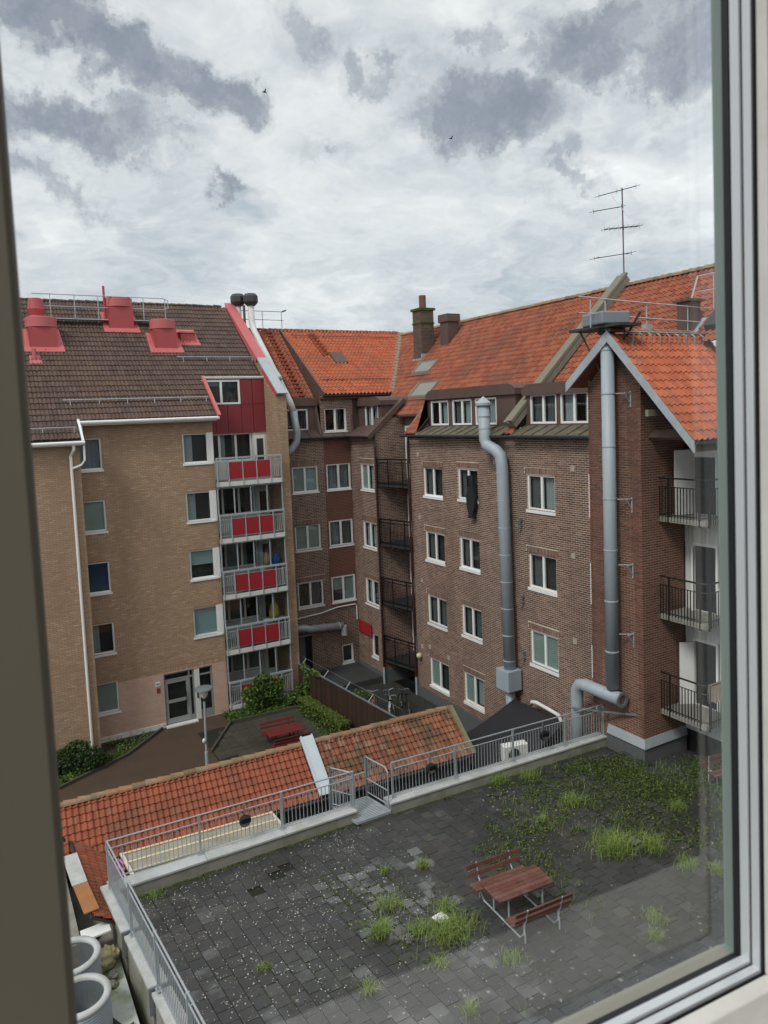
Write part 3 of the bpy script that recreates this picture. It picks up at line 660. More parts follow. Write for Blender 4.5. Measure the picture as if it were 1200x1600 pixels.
# red cladding above the top balcony
b = MB(); b.box(10.36, 13.6, 36.2, 36.4, 13.78, 16.25); b.build('cladding_base', M['room'], L)
def panel(x0, x1, z0, z1):
    b = MB(); b.box(x0 + .012, x1 - .012, 36.13, 36.19, z0 + .012, z1 - .012); b.build('cladding_panel', M['maroon'], L)
xs = [10.36, 10.98, 11.62, 12.32, 12.95, 13.58]
for a, c in zip(xs, xs[1:]): panel(a, c, 13.5, 14.95)
for a, c in zip(xs[3:], xs[4:]): panel(a, c, 14.95, 16.2)
window(L, (10.36, 36.2, 0), X_, nS, .02, 1.95, 14.97, 16.18, ('none', 'none'), sill=False, d=-.06, fr=.09, roomd=.3, name='top_window')
# roof
cs, sn = .7695, .6386
sl = lambda y: (y - 34.1) / cs
PL = lambda x, y, h=0: V((x, y - sn * h, 14.40 + .83 * (y - 34.1) + cs * h))
poly = [(-3.5, sl(33.05)), (4.35, sl(33.05)), (4.35, 0), (10.46, 0), (10.46, sl(36.3)), (13.6, sl(36.3)), (13.6, sl(41.5)), (-3.5, sl(41.5))]
tile_roof(L, (0, 34.1, 14.40), X_, (0, cs, sn), poly, .33, .40, M['tile_b'], n_ind=300, prof=PROF_B, jit=.008)
ridge_tiles(L, (-3.5, 41.55, 20.58), (13.55, 41.55, 20.58), .14, M['tile_b'], L=.4)
def gutter(parent, a, b_, mt, r=.075, name='gutter'):
    b = MB(); b.tube([a, b_], r, 10); d = (V(b_) - V(a)).normalized(); s = d.cross(Z)
    b.beam(V(a) + Z * .02, V(b_) + Z * .02, r * 2.3, .05); b.build(name, mt, parent, False)
gutter(L, (-3.5, 32.96, 13.47), (4.42, 32.96, 13.47), M['white'], .09); gutter(L, (4.3, 34.0, 14.3), (10.5, 34.0, 14.3), M['white'], .09); gutter(L, (10.5, 36.16, 16.28), (13.62, 36.16, 16.28), M['offwhite'], .07)
b = MB(); b.box(-3.5, 4.3, 33.02, 33.28, 13.36, 13.42); b.box(4.3, 10.4, 34.1, 34.48, 14.17, 14.22); b.build('soffit', M['white'], L)
b = MB(); b.beam((4.36, 33.0, 13.52), (4.36, 34.1, 14.42), .09, .16); b.build('verge_board', M['white'], L)
b = MB(); b.tube([(3.98, 32.98, 13.4), (3.98, 33.0, 13.2), (3.86, 33.2, 12.95), (3.86, 33.22, 0.1)], .06, 8); b.tube([(4.45, 33.98, 14.2), (4.45, 33.9, 13.5)], .05, 8); b.tube([(4.38, 33.0, 13.35), (4.38, 33.02, 12.75), (4.25, 33.12, 12.55), (3.86, 33.2, 12.4)], .045, 8); b.build('downpipe', M['white'], L)
b = MB(); b.beam(PL(10.5, 34.0, .1), PL(10.5, 36.35, .1), .16, .14); b.build('verge_flashing', M['redmetal2'], L)
# gable coping at the right end: red above, bare metal below
co = lambda t: V((13.86, 34.42 + 7.2 * t, 15.42 + 5.3 * t))
b = MB(); b.beam(co(.36), co(1.02), .52, .09); b.beam(co(.36) + V((-.27, 0, -.1)), co(1.0) + V((-.27, 0, -.1)), .04, .28); b.build('gable_coping', M['redmetal2'], L)
b = MB(); b.beam(co(-.01), co(.36), .52, .09); b.build('bare_coping', M['galv'], L)
b = MB(); b.beam(co(0) + V((-.28, 0, -.12)), co(.25) + V((-.28, 0, -.12)), .03, .2); b.build('verge_trim', M['redmetal'], L)
# snow guards
for x0, x1, s0 in ((3.9, 10.3, 1.2), (-3.4, 4.2, -.65), (9.6, 13.5, 4.5)):
    y = 34.1 + s0 * cs; b = MB(); b.tube([PL(x0, y, .2), PL(x1, y, .2)], .025, 6)
    for i in range(int((x1 - x0) / 1.2) + 1): x = x0 + .3 + 1.2 * i; b.beam(PL(x, y, .2), PL(x, y - .15, .03), .03, .02)
    b.build('snow_guard', M['galv'], L)
# red roof vents
def roof_vent(x0, x1, y0, zt, drum=True):
    b = MB(); zb = 14.40 + .83 * (y0 - 34.1); dy = (x1 - x0) * 1.0
    b.prism([(x0, y0, zb - .1), (x0, y0, zt - .45), (x0, y0 + dy, zt - .45), (x0, y0 + dy, zb + .83 * dy - .1)], (x1 - x0, 0, 0))
    v = b.build('roof_vent', M['redmetal'], L, bevel=.02)
    b = MB(); p0, p1 = PL(x0 - .28, y0 - .22, .07), PL(x1 + .28, y0 - .22, .07); q0, q1 = PL(x0 - .22, y0 + dy, .07), PL(x1 + .22, y0 + dy, .07); b.prism([p0, p1, q1, q0], (0, 0, .03)); b.build('flashing', M['redmetal2'], v)
    if drum:
        c = ((x0 + x1) / 2, y0 + dy / 2, zt - .42); r = (x1 - x0) * .58
        b = MB(); b.lathe(c, [(r * .86, -.04), (r * .86, .0), (r, .02), (r, .46), (r * .96, .48), (0, .5)], 28); b.build('cap', M['redmetal2'], v)
        b = MB(); b.lathe(c, [(r * .8, -.12), (r * .8, -.04)], 24); b.build('throat', M['dark'], v)
roof_vent(3.05, 4.25, 38.2, 19.28); roof_vent(6.85, 8.05, 39.55, 20.55); roof_vent(8.75, 9.85, 38.2, 19.32)
b = MB(); b.lathe((3.55, 39.6, 18.6), [(.36, 0), (.36, .9), (.33, .95), (.42, 1.25), (.38, 1.28), (.3, 1.75), (.27, 1.77), (0, 1.78)], 20); b.build('ventilator', M['redmetal'], L)
b = MB(); b.tube([PL(6.75, 39.9), PL(6.75, 39.9) + Z * 1.95], .06, 8); b.build('vent_pipe', M['redmetal'], L)
b = MB(); b.box(10.2, 10.95, 38.75, 39.4, 18.1, 18.75); h_ = b.build('roof_hatch', M['redmetal'], L, bevel=.02)
b = MB(); b.prism([PL(10.05, 38.5, .06), PL(11.15, 38.5, .06), PL(11.1, 39.6, .06), PL(10.1, 39.6, .06)], (0, 0, .03)); b.build('flashing', M['redmetal2'], h_)
b = MB(); b.box(10.15, 11.0, 38.7, 39.45, 18.76, 18.84); b.build('cap', M['redmetal2'], h_)
b = MB(); b.tube([PL(3.15, 37.5), PL(3.15, 37.5) + Z * .55], .09, 8); b.prism([PL(2.9, 37.25, .06), PL(3.45, 37.25, .06), PL(3.4, 37.75, .06), PL(2.95, 37.75, .06)], (0, 0, .02)); b.build('vent_pipe', M['redmetal2'], L)
b = MB(); y0 = 39.9; zb = PL(0, y0)[2] + .25
b.box(4.2, 9.7, y0 - .3, y0 + .1, zb - .03, zb + .02)
for x in [4.2 + 1.1 * i for i in range(6)]: b.tube([(x, y0 - .3, zb), (x, y0 - .3, zb + 1.15)], .022, 6); b.beam((x, y0, zb), PL(x, y0 + .05, 0), .04, .03, up=(1, 0, 0))
b.tube([(3.4, y0 - .3, zb + 1.15), (9.6, y0 - .3, zb + 1.15), (9.85, y0 - .3, zb + 1.05), (9.85, y0 - .3, zb + .65), (9.6, y0 - .3, zb + .58), (3.4, y0 - .3, zb + .58)], .024, 6); b.build('roof_walkway', M['galv'], L)
# the two cowled ducts that run down beside the gable
for i, (x, y, lab) in enumerate(((14.35, 41.6, 'white cowled duct climbing beside the red gable coping, left of its twin'), (14.9, 41.0, 'white cowled duct ending in an elbow above the tan pillar, right of its twin'))):
    t = thing('cowled_duct', lab, 'ventilation duct', (x, y, 13 if i else 15.6), 'cowled ducts beside the gable')
    zt = 20.75 - .05 * i
    b = MB(); b.lathe((x, y, zt), [(.24, -.06), (.38, .08), (.44, .16), (.44, .46), (.38, .54), (.3, .62), (0, .64)], 8); b.build('cowl', M['darkcap'], t)
    b = MB()
    if i: b.tube([(x, y, zt), (x, y, zt - .95), (x - .05, y - .4, zt - 1.5), (x - .25, 35.4, 15.0), (x - .12, 35.3, 14.5)], .18, 12)
    else: b.tube([(x, y, zt), (x, y, zt - .7), (x, y - .3, zt - 1.1), (x - .02, 35.8, 16.2)], .17, 12)
    b.build('pipe', M['offwhite'], t, True)
    b = MB(); b.tube([(x - .35, y + .2, zt), (x - .35, y + .2, zt - 1.4)], .07, 6); b.build('support', M['brownmetal'], t)
    if i: b = MB(); b.tube([(x - .12, 35.3, 14.5), (x + .05, 35.3, 13.4), (x + .02, 35.35, 12.95), (x - .25, 35.5, 12.5), (x - .6, 35.6, 12.3)], .18, 12); b.build('elbow', M['galv'], t, True)

# ================================================================== rear wing of the brown brick house
W = thing('brick_wing', 'rear brown brick wing with dormers and a bright orange tiled roof', 'brick house', (17, 38, 0))
oW = (14.15, 36.28, 0)
rw = [10.1, 7.0, 3.9]
op = [(.81, 2.29, z + .09, z + 1.45) for z in rw] + [(2.8, 4.24, z + .09, z + 1.5) for z in rw] + [(3.27, 3.95, .5, 1.5), (.15, 1.5, .0, 2.45)]
brick_wall(W, oW, X_, 4.31, 13.05, nS, op, soldiers=[(.72, 2.38, z + 1.47, z + 1.74) for z in rw], zones=[(2.68, 4.32, 3.6, 13.05, M['brick_d'], M['mortar_d'])])
cw = [[('blind_g', 'blind_a'), ('lace', 'lace')], [('blind_g', 'blind_g'), ('lace', 'curtd')], [('none', 'curtd'), ('blind_g2', 'blind_g')]]
for k, z in enumerate(rw):
    window(W, oW, X_, nS, .81, 2.29, z + .09, z + 1.45, cw[k][0]); window(W, oW, X_, nS, 2.8, 4.24, z + .09, z + 1.5, cw[k][1], d=.02)
window(W, oW, X_, nS, 3.27, 3.95, .5, 1.5, ('none',), name='small_window')
b = MB(); b.box(14.3, 15.25, 36.36, 36.42, 0, 2.4); b.build('side_door', mat('blue_grey_door', (.13, .15, .175), .5), W); b = MB(); b.box(15.25, 15.65, 36.40, 36.42, 0, 2.45); b.build('dark_door_recess', M['black'], W)  # black sheet beside the door stands for the darkness in the doorway
oE = (18.46, 33.45, 0)
op = [(.28, 1.72, z + .1, z + 1.48) for z in rw] + [(.55, 1.25, 1.15, 2.42)]
brick_wall(W, oE, Y_, 2.83, 13.05, nW, op, soldiers=[(.2, 1.8, z + 1.5, z + 1.77) for z in rw])
ce = [('blind_g', 'curt'), ('curt', 'curt'), ('curt', 'curtd')]
for k, z in enumerate(rw): window(W, oE, Y_, nW, .28, 1.72, z + .1, z + 1.48, ce[k][::-1])
window(W, oE, Y_, nW, .55, 1.25, 1.15, 2.42, ('none',), name='small_window')
brick_wall(W, (18.46, 33.45, 0), X_, 1.85, 14.0, nS)
b = MB(); b.box(14.2, 18.44, 36.24, 36.27, 0, .4); b.box(18.43, 18.455, 33.42, 36.24, 0, .55); b.box(18.47, 20.2, 33.40, 33.437, 0, .7); b.build('plinth', M['plinth'], W)
# balcony niche
nb = [10.62, 7.52, 4.42, 1.32]
b = MB(); b.box(20.3, 20.4, 31.2, 33.45, -.2, 14.0); b.build('niche_wall', M['mortar_d'], W)
for k, z in enumerate(nb):
    if k < 3 or True:
        hgt = 2.35 if k else 2.9
        window(W, (20.29, 31.2, 0), Y_, nW, .55, 2.15, z + .85, z + hgt, ('none', 'curtd'), sill=False, d=-.07, fr=.11, roomd=.07, name='balcony_door', split=[.6])
        b = MB(); b.box(20.24, 20.29, 31.75, 33.35, z + .12, z + .85); b.build('door_panel', M['white'], W)
b = MB(); b.box(20.2, 20.29, 31.9, 33.2, -.6, 1.2); b.build('niche_door', M['black'], W)
for k, z in enumerate(nb):
    P0, P1 = V((18.5, 33.4, z)), V((19.0, 31.2, z))
    b = MB(); b.prism([P0, P1, (20.28, 31.22, z), (20.28, 33.38, z)], (0, 0, -.16)); ba = b.build('balcony', M['dark'], W, label='dark balcony slab with black bar railing')
    b = MB(); b.beam(P0 + Z * 1.25, P1 + Z * 1.25, .06, .07); b.beam(P0 + Z * 1.08, P1 + Z * 1.08, .03, .04); b.beam(P0 + Z * .02, P1 + Z * .02, .04, .1)
    for t in (0, .36, .82, 1): p = P0.lerp(P1, t); b.beam(p - Z * .2, p + Z * 1.25, .05, .05)
    b.build('railing', M['black'], ba)
    b = MB()
    for i in range(1, 22): p = P0.lerp(P1, i / 22); b.beam(p, p + Z * 1.08, .016, .016)
    b.build('railing_bars', M['black'], ba)
for a, c in (((18.40, 33.38), 12.5), ((18.99, 31.12), 12.6)):
    b = MB(); b.tube([(a[0] + .1, a[1] + .1, c + .35), (a[0], a[1], c), (a[0], a[1], .9)], .055, 8); dp = b.build('downpipe', M['rustpipe'], W); b = MB(); b.tube([(a[0], a[1], .9), (a[0], a[1], -.2)], .062, 8); b.build('pipe_foot', M['galv'], dp)
# central wall dormer, left and right dormers, aprons
oD = (16.75, 36.3, 13.05)
brick_wall(W, oD, X_, 1.95, 2.2, nS, [(.25, 1.55, .3, 1.56)])
window(W, oD, X_, nS, .25, 1.55, .3, 1.56, ('none', 'halfc'), sillh=.06)
def dormer_front(parent, o, ud, nrm, W_, wins, z0, z1, zt, depth, mt=None, covs=None):
    mt = mt or M['brownmetal']; b = MB(); F = lambda *a: fbox(b, o, ud, nrm, *a)
    e = [0] + [x for w in wins for x in w] + [W_]
    for a, c in zip(e[::2], e[1::2]):
        if c - a > .01: F(a, c, z0, z1, 0, .12)
    F(0, W_, z0 - .15, z0, .002, .118); F(0, W_, z1, zt - .32, .002, .118)
    F(0, .06, z0 - .15, zt - .3, .12, depth); F(W_ - .06, W_, z0 - .15, zt - .3, .12, depth)
    d_ = b.build('dormer', mt, parent)
    b = MB(); O, U, Nn = V(o), V(ud), V(nrm); n = 8
    pts = [(-.1, zt - .45), (-.1, zt - .2), (.12, zt - .05), (.4, zt), (W_ - .4, zt), (W_ - .12, zt - .05), (W_ + .1, zt - .2), (W_ + .1, zt - .45)]
    b.prism([O + U * u + Z * z + Nn * .12 for u, z in pts], -Nn * (depth + .12)); b.build('dormer_roof', mt, d_)
    for i, w in enumerate(wins): window(parent, o, ud, nrm, w[0], w[1], z0, z1, (covs or [('none', 'none')] * 9)[i], sill=False, d=.02, fr=.08, roomd=1.0, name='dormer_window')
dormer_front(W, (14.35, 36.7, 0), X_, nS, 2.3, [(.6, 1.85)], 13.48, 14.62, 15.22, 1.6)
dormer_front(W, (19.05, 33.75, 0), Y_, nW, 2.5, [(.32, 1.78)], 13.5, 14.7, 15.1, 2.0, covs=[('curt', 'curt')])
b = MB(); ap = lambda P: b.prism(P, (0, 0, -.05))
ap([(14.2, 35.98, 13.08), (18.2, 35.98, 13.08), (18.9, 36.7, 13.5), (14.2, 36.7, 13.5)]); ap([(18.18, 33.45, 13.08), (18.18, 36.0, 13.08), (19.1, 36.6, 13.55), (19.1, 33.45, 13.7)])
for x in (14.7, 15.4, 16.0, 16.62, 16.72, 17.4, 18.0): b.beam((x, 35.98, 13.1), (x, 36.68, 13.52), .03, .05)
b.build('apron_sheet', M['brownmetal'], W)
b = MB(); b.prism([(16.6, 36.1, 13.2), (16.6, 36.75, 13.5), (16.6, 36.75, 15.2)], (.1, 0, 0)); b.prism([(18.6, 36.2, 13.2), (18.6, 36.8, 13.5), (18.6, 36.8, 15.2), (18.6, 36.4, 15.2)], (.1, 0, 0)); b.box(18.72, 21.3, 36.4, 36.5, 13.4, 15.3); b.build('cheek', M['brownmetal'], W)
b = MB(); b.beam((18.05, 33.5, 12.98), (20.3, 33.5, 14.9), .28, .22); b.build('verge_flashing', M['brownmetal'], W)
gutter(W, (14.2, 35.93, 13.04), (18.1, 35.93, 13.04), M['dark'], .055); gutter(W, (18.12, 33.5, 13.04), (18.12, 35.9, 13.04), M['dark'], .055); gutter(W, (16.85, 36.0, 15.26), (21.1, 36.0, 15.26), M['dark'], .055)
b = MB(); b.box(16.75, 21.1, 36.08, 36.38, 15.1, 15.2); b.build('soffit', M['brownmetal'], W)
# roofs
tile_roof(W, (0, 36.02, 15.32), X_, (0, .819, .5735), [(16.95, 0), (21.2, 0), (25.3, 7.05), (16.95, 7.05)], .235, .34, M['tile_o2'], amp=1.8)
c2, s2 = .747, .665
tile_roof(W, (0, 36.7, 14.80), X_, (0, c2, s2), [(12.5, 0), (16.98, 0), (16.98, 6.85), (12.5, 6.85)], .235, .34, M['tile_o'], amp=1.8)
b = MB(); b.prism([(14.3, 36.95, 13.0), (14.3, 36.95, 14.6), (14.3, 41.8, 18.95), (14.3, 47, 14.0), (14.3, 47, 13.0)], (7.0, 0, 0)); b.build('attic', M['deck'], W)
b = MB(); b.prism([(16.86, 36.0, 15.2), (16.86, 36.7, 14.7), (16.86, 41.85, 19.42)], (.05, 0, 0)); b.prism([(16.86, 36.0, 15.28), (16.86, 36.0, 15.45), (16.86, 41.8, 19.5), (16.86, 41.8, 19.35)], (.07, 0, 0)); b.build('roof_cheek', M['brownmetal'], W)
ridge_tiles(W, (12.5, 41.82, 19.38), (25.2, 41.82, 19.38), .15, M['tile_o'])
b = MB(); b.beam((21.15, 36.1, 15.45), (25.2, 41.7, 19.4), .4, .05); b.build('valley_flashing', M['coping'], W)
def roof_ladder(x0, x1, ya, yb, f, name='roof_ladder'):
    b = MB()
    n = int(math.hypot(yb - ya, f(yb) - f(ya)) / .34)
    for x in (x0, x1): b.beam((x, ya, f(ya) + .15), (x, yb, f(yb) + .15), .05, .06)
    for i in range(n): y = ya + (yb - ya) * (i + .5) / n; b.box(x0, x1, y - .06, y + .06, f(y) + .14, f(y) + .24)
    b.build(name, mat('orange_ladder_paint', (.33, .075, .035), .6), W)
fl = lambda y: 14.80 + (y - 36.7) * s2 / c2; fc = lambda y: 15.32 + (y - 36.02) * .70
roof_ladder(15.85, 16.3, 37.0, 41.6, fl); roof_ladder(18.5, 18.9, 39.2, 41.3, fc)
b = MB(); P = lambda x, y, h: V((x, y, fc(y) + h)); b.prism([P(18.95, 38.6, .16), P(19.75, 38.6, .16), P(19.75, 39.4, .22), P(18.95, 39.4, .22)], (0, 0, -.2)); b.build('roof_hatch', M['brownmetal'], W)
for y in (37.0, 41.0):
    b = MB(); b.tube([P(17.3, y, .2), P(21 + (y - 36.3) * .7, y, .2)], .02, 5)
    for i in range(5): b.beam(P(17.6 + i * .9, y, .2), P(17.6 + i * .9, y + .1, .02), .03, .03)
    b.build('snow_guard', M['brownmetal'], W)
b = MB()
for z in (20.0, 20.5): b.tube([(14.6, 41.9, z), (17.2, 41.9, z)], .018, 5)
for x in (14.8, 15.9, 17.1): b.tube([(x, 41.9, 19.4), (x, 41.9, 20.5)], .018, 5)
b.tube([(17.15, 41.9, 20.5), (17.4, 41.9, 20.6)], .05, 6); b.build('ridge_rail', M['brownmetal'], W)
b = MB(); b.box(14.2, 19.0, 36.6, 47, -.5, 13.0); b.box(20.5, 24, 33, 47, -.5, 13.0); b.build('core', M['room'], W)
# pipes and signs on this wing
t = thing('ventilation_duct', 'horizontal galvanised duct low on the rear wing by the tan pillar', 'ventilation duct', (16, 35.95, 2.6))
b = MB(); b.tube([(14.3, 35.95, 3.0), (15.1, 35.95, 2.98), (15.35, 35.8, 2.9), (15.6, 35.95, 2.85), (17.35, 35.95, 2.72)], .2, 14); b.build('pipe', M['galv'], t, True)
for x in (15.0, 15.6, 16.2, 17.1): b = MB(); b.lathe((x, 35.95, 2.99 - .09 * (x - 14.3)), [(.215, -.03), (.23, -.02), (.23, .02), (.215, .03)], 14, axis=(1, 0, 0)); b.build('collar', M['galv'], t)
b = MB(); b.lathe((17.4, 35.9, 2.2), [(0, 0), (.17, 0), (.17, .5), (.13, .55), (0, .55)], 12); b.build('fan', M['galv'], t); b = MB(); b.box(14.3, 15.7, 36.0, 36.2, 2.5, 2.58); b.build('bracket', M['steel'], t)
b = MB(); b.tube([(14.3, 36.2, 3.45), (16.2, 36.2, 3.55), (17.2, 36.2, 3.72), (18.3, 36.2, 3.72), (18.38, 36.2, 3.6), (18.38, 36.2, 2.85)], .035, 6); b.build('white_pipe', M['white'], W)
t = thing('red_sign', 'plain red sign board on the wing beside the galvanised duct', 'sign', (18.36, 35.3, 2.25)); b = MB(); b.obox((18.38, 35.3, 2.56), (.02, 0, 0), (0, .72, .0), (0, 0, .33)); b.build('board', M['redpanel'], t)
b = MB(); b.tube([(18.4, 36.0, 2.5), (18.44, 36.0, 2.5)], .03, 6); b.tube([(18.4, 34.7, 2.5), (18.44, 34.7, 2.5)], .03, 6); b.build('bracket', M['steel'], t)
# ================================================================== brown brick house (right)
H = thing('brick_house', 'brown brick house with white windows, orange tiled roof and a gabled corner', 'brick house', (21, 22, 0))
M['brick_c'] = mat('corner_brick', 0, .85, var=.18, scale=6, bump=.25, ramp=[(0, (.125, .054, .039)), (.4, (.175, .074, .051)), (.8, (.21, .094, .065)), (1, (.15, .077, .06))], dirt=(.09, .05, .04), dscale=.5, damt=.35)
M['mortar_c'] = mat('corner_mortar', (.38, .28, .215), .95, var=.2, scale=4, dirt=(.18, .125, .10), dscale=.6, damt=.6)
oH = (19.11, 16.5, -1.5); dz = 1.5
cols = [((28.36, 29.97), [10.09, 6.99, 3.87, .74]), ((25.65, 27.12), [10.15, 7.05, 3.95, .83]), ((20.87, 22.45), [10.1, 7.0, 3.9])]
op, so = [], []
for (a, c), zs in cols:
    for z in zs:
        op.append((a - 16.5, c - 16.5, z + .1 + dz, z + 1.48 + dz)); so.append((a - 16.6, c - 16.4, z + 1.5 + dz, z + 1.76 + dz))
op.append((9.0, 10.5, -.6 + dz, .25 + dz))
brick_wall(H, oH, Y_, 14.7, 13.05 + dz, nW, op, soldiers=so, n_ind=60)
cv = [[('curtd', 'none'), ('curtd', 'none'), ('curtd', 'curtd'), ('blind_g', 'none')], [('curtd', 'none'), ('curtd', 'none'), ('curtd', 'curtd'), ('blind_g', 'curt')], [('curtd', 'curt'), ('curtd', 'none'), ('blind_g', 'blind_g')]]
for ((a, c), zs), cc in zip(cols, cv):
    for z, k in zip(zs, cc): window(H, oH, Y_, nW, a - 16.5, c - 16.5, z + .1 + dz, z + 1.48 + dz, k[::-1], sillh=.12)
window(H, oH, Y_, nW, 9.0, 10.5, -.6 + dz, .25 + dz, ('none', 'none'), name='basement_window')
b = MB(); b.box(19.06, 19.095, 18.7, 31.2, -1.6, .45)
b.build('plinth', M['plinth'], H)
b = MB()
for y, z in ((30.35, 12.15), (30.4, 9.1), (30.4, 5.95), (24.4, 12.0), (19.9, 11.9), (19.95, 8.7), (19.95, 5.5), (30.6, 2.6), (28.3, 2.62), (29.9, 2.75)): b.box(19.08, 19.12, y - .1, y + .1, z - .1, z + .1)
b.build('wall_vents', mat('pale_vent', (.42, .36, .29), .8), H)
t = thing('wall_lamp', 'round cream lamp on the brick wall by the dark balcony niche', 'lamp', (18.95, 30.75, 2.0)); b = MB(); b.ico((18.98, 30.75, 2.1), .15, 2); b.build('globe', M['cream'], t, True); b = MB(); b.lathe((19.1, 30.75, 2.1), [(.1, 0), (.1, .08), (0, .1)], 10, axis=nW); b.build('base', M['cream'], t)
for z0, z1 in ((10.2, 11.75), (7.1, 8.6), (4.4, 5.6)):
    b = MB(); b.box(19.03, 19.09, 18.98, 19.06, z0, z1); b.build('white_strip', M['white'], H)
# the gabled corner
oC = (18.6, 16.34, 0)
def tpc(v): return (max(0.0, .76 - (16.2 - v) / 1.12) if v > 15.35 else 0.0, min(2.26, .76 + (16.2 - v) / .95))
brick_wall(H, oC, Y_, 2.26, 16.1, nW, brick=M['brick_c'], mortar=M['mortar_c'], bed=.003, top=tpc, n_ind=300)
brick_wall(H, (18.6, 16.34, 0), X_, 2.0, 15.0, nS, brick=M['brick_c'], mortar=M['mortar_c'], bed=.003)
b = MB(); b.box(18.62, 19.1, 18.5, 18.59, -1.5, 15); b.box(18.612, 20.5, 16.352, 18.49, -1.5, 14.9); b.prism([(18.612, 16.352, 14.9), (18.612, 18.49, 14.9), (18.612, 18.2, 15.2), (18.612, 17.1, 16.1), (18.612, 16.352, 15.3)], (1.5, 0, 0)); b.build('corner_core', M['mortar_c'], H)
b = MB(); b.box(19.4, 30, 17.0, 31.1, -1.5, 12.9); b.box(20.95, 30, 4, 17.0, -1.5, 12.9); b.build('core', M['room'], H)
b = MB()
b.prism([(18.6, 16.34, 3.22), (18.52, 16.26, 2.92), (18.52, 17.9, 2.92), (18.6, 17.9, 3.22)], (-.012, 0, 0)); b.prism([(18.588, 16.34, 3.22), (18.508, 16.26, 2.92), (20.6, 16.26, 2.92), (20.6, 16.34, 3.22)], (0, -.012, 0)); b.build('base_flashing', M['galv'], H)
b = MB(); b.box(18.56, 18.598, 16.3, 17.95, 2.3, 2.92); b.box(18.56, 20.6, 16.3, 16.338, 2.3, 2.92); b.build('plinth', M['plinth'], H)
# balcony niche on the right
fl_ = [10.5, 7.3, 4.1]
b = MB()
for z in fl_ + [13.3]: b.box(20.6, 20.7, 11, 16.3, z - .95, z + .0)
for z in fl_:
    b.box(20.6, 20.7, 16.0, 16.3, z, z + 2.3); b.box(20.6, 20.7, 12.9, 15.1, z, z + .85); b.box(20.6, 20.7, 11, 12.9, z, z + 2.3)
b.build('niche_wall', M['offwhite'], H)
for i, z in enumerate(fl_):
    for y in [12 + .14 * k for k in range(30)]:
        pass
    b = MB()
    for y in [12.0 + .16 * k for k in range(27)]: b.box(20.585, 20.599, y, y + .145, z - .95, z - .17)
    b.build('cladding_boards', M['offwhite'], H)
    window(H, (20.6, 12.9, z), Y_, nW, 0, 2.1, .85, 2.25, ('none', 'none'), sill=False, d=-.02, fr=.09, roomd=.25, name='balcony_window')
    b = MB(); b.box(20.58, 20.66, 15.95, 16.02, z, z + 2.25); b.box(20.58, 20.66, 15.08, 15.15, z, z + 2.25); b.box(20.58, 20.66, 15.15, 15.95, z + 2.15, z + 2.25); df = b.build('door_frame', M['white'], H)
    b = MB()
    b.box(20.68, 20.72, 15.1, 16.0, z, z + 2.3); b.build('opening', M['black'], df)  # black sheet stands for the unlit room behind the open door
    b = MB(); a = .55 + .5 * (i == 2); dx, dy = math.cos(a), math.sin(a)
    hp = V((20.56, 15.97, z)); e = hp + V((-.8 * dx, .8 * dy * .35, 0)) if i != 1 else hp + V((-.12, -.05, 0))
    b.beam(hp + Z * 1.05, e + Z * 1.05, .05, 2.1); b.build('open_door', M['white'], df)
for i, z in enumerate(fl_):
    b = MB(); b.box(19.35, 20.58, 14.58, 16.32, z - .16, z); ba = b.build('balcony', M['concrete'], H)
    c = [V((19.36, 16.3, 0)), V((19.36, 14.75, 0)), V((19.42, 14.62, 0)), V((19.55, 14.57, 0)), V((20.56, 14.57, 0))]
    b = MB(); zt = z + 1.25
    b.tube([p + Z * zt for p in c], .03, 6); b.tube([p + Z * (zt - .28) for p in c], .016, 5); b.tube([p + Z * (z + .08) for p in c], .018, 5)
    for p in ((19.36, 15.95), (19.36, 14.8), (19.5, 14.57), (20.4, 14.57)): b.beam((p[0], p[1], z - .22), (p[0], p[1], zt), .05, .05)
    b.build('railing', M['black'], ba)
    b = MB()
    for k in range(14): b.box(19.348, 19.372, 16.276 - .115 * k, 16.300 - .115 * k, z - .14, zt - .28)
    for k in range(9): b.box(19.576 + .11 * k, 19.600 + .11 * k, 14.558, 14.582, z - .14, zt - .28)
    b.build('railing_bars', M['black'], ba)
t = thing('towel', 'beige towel hung over the lowest balcony rail by the window frame', 'towel', (19.5, 14.6, 4.6)); b = MB()
for s in (-.035, .035):
    n = 9
    for k in range(n):
        x0, x1 = 19.42 + .7 * k / n, 19.42 + .7 * (k + 1) / n; y0, y1 = 14.57 + s + (.02 if k % 2 else 0), 14.57 + s + (0 if k % 2 else .02)
        b.quad((x0, y0, 4.8 + .06 * math.sin(k)), (x1, y1, 4.8 + .06 * math.sin(k + 1)), (x1, 14.57 + s * .6, 5.4), (x0, 14.57 + s * .6, 5.4))
b.build('cloth', M['towel'], t)
# roofs
cr, sr = .7178, .6963
SR = 8.57
P = lambda poly: [(-y, s) for y, s in poly]
RP = lambda x, y, h=0: V((x - sr * h, y, 13.15 + .97 * (x - 18.95) + cr * h))
tile_roof(H, (18.95, 0, 13.15), (0, -1, 0), (cr, 0, sr), P([(9, 4.4), (17.0, 4.4), (17.0, 2.2), (23.0, 2.2), (23.0, 0), (23.6, 0), (23.6, 2.2), (30.1, 2.2), (30.1, 0), (31.3, 0), (31.3, 1.35), (35.4, 1.35), (36.0, 3.12), (41.4, SR), (9, SR)]), .235, .33, M['tile_o'], n_ind=300)
ridge_tiles(H, (25.15, 41.3, 19.16), (25.15, 9, 19.16), .19, M['ridge'])
b = MB(); b.prism([RP(18.9, 9, -.05), RP(18.9, 31.3, -.05), RP(18.9, 31.3, -.16), RP(18.9, 9, -.16)], (.25, 0, .24)); b.build('eave_board', M['brownmetal'], H)
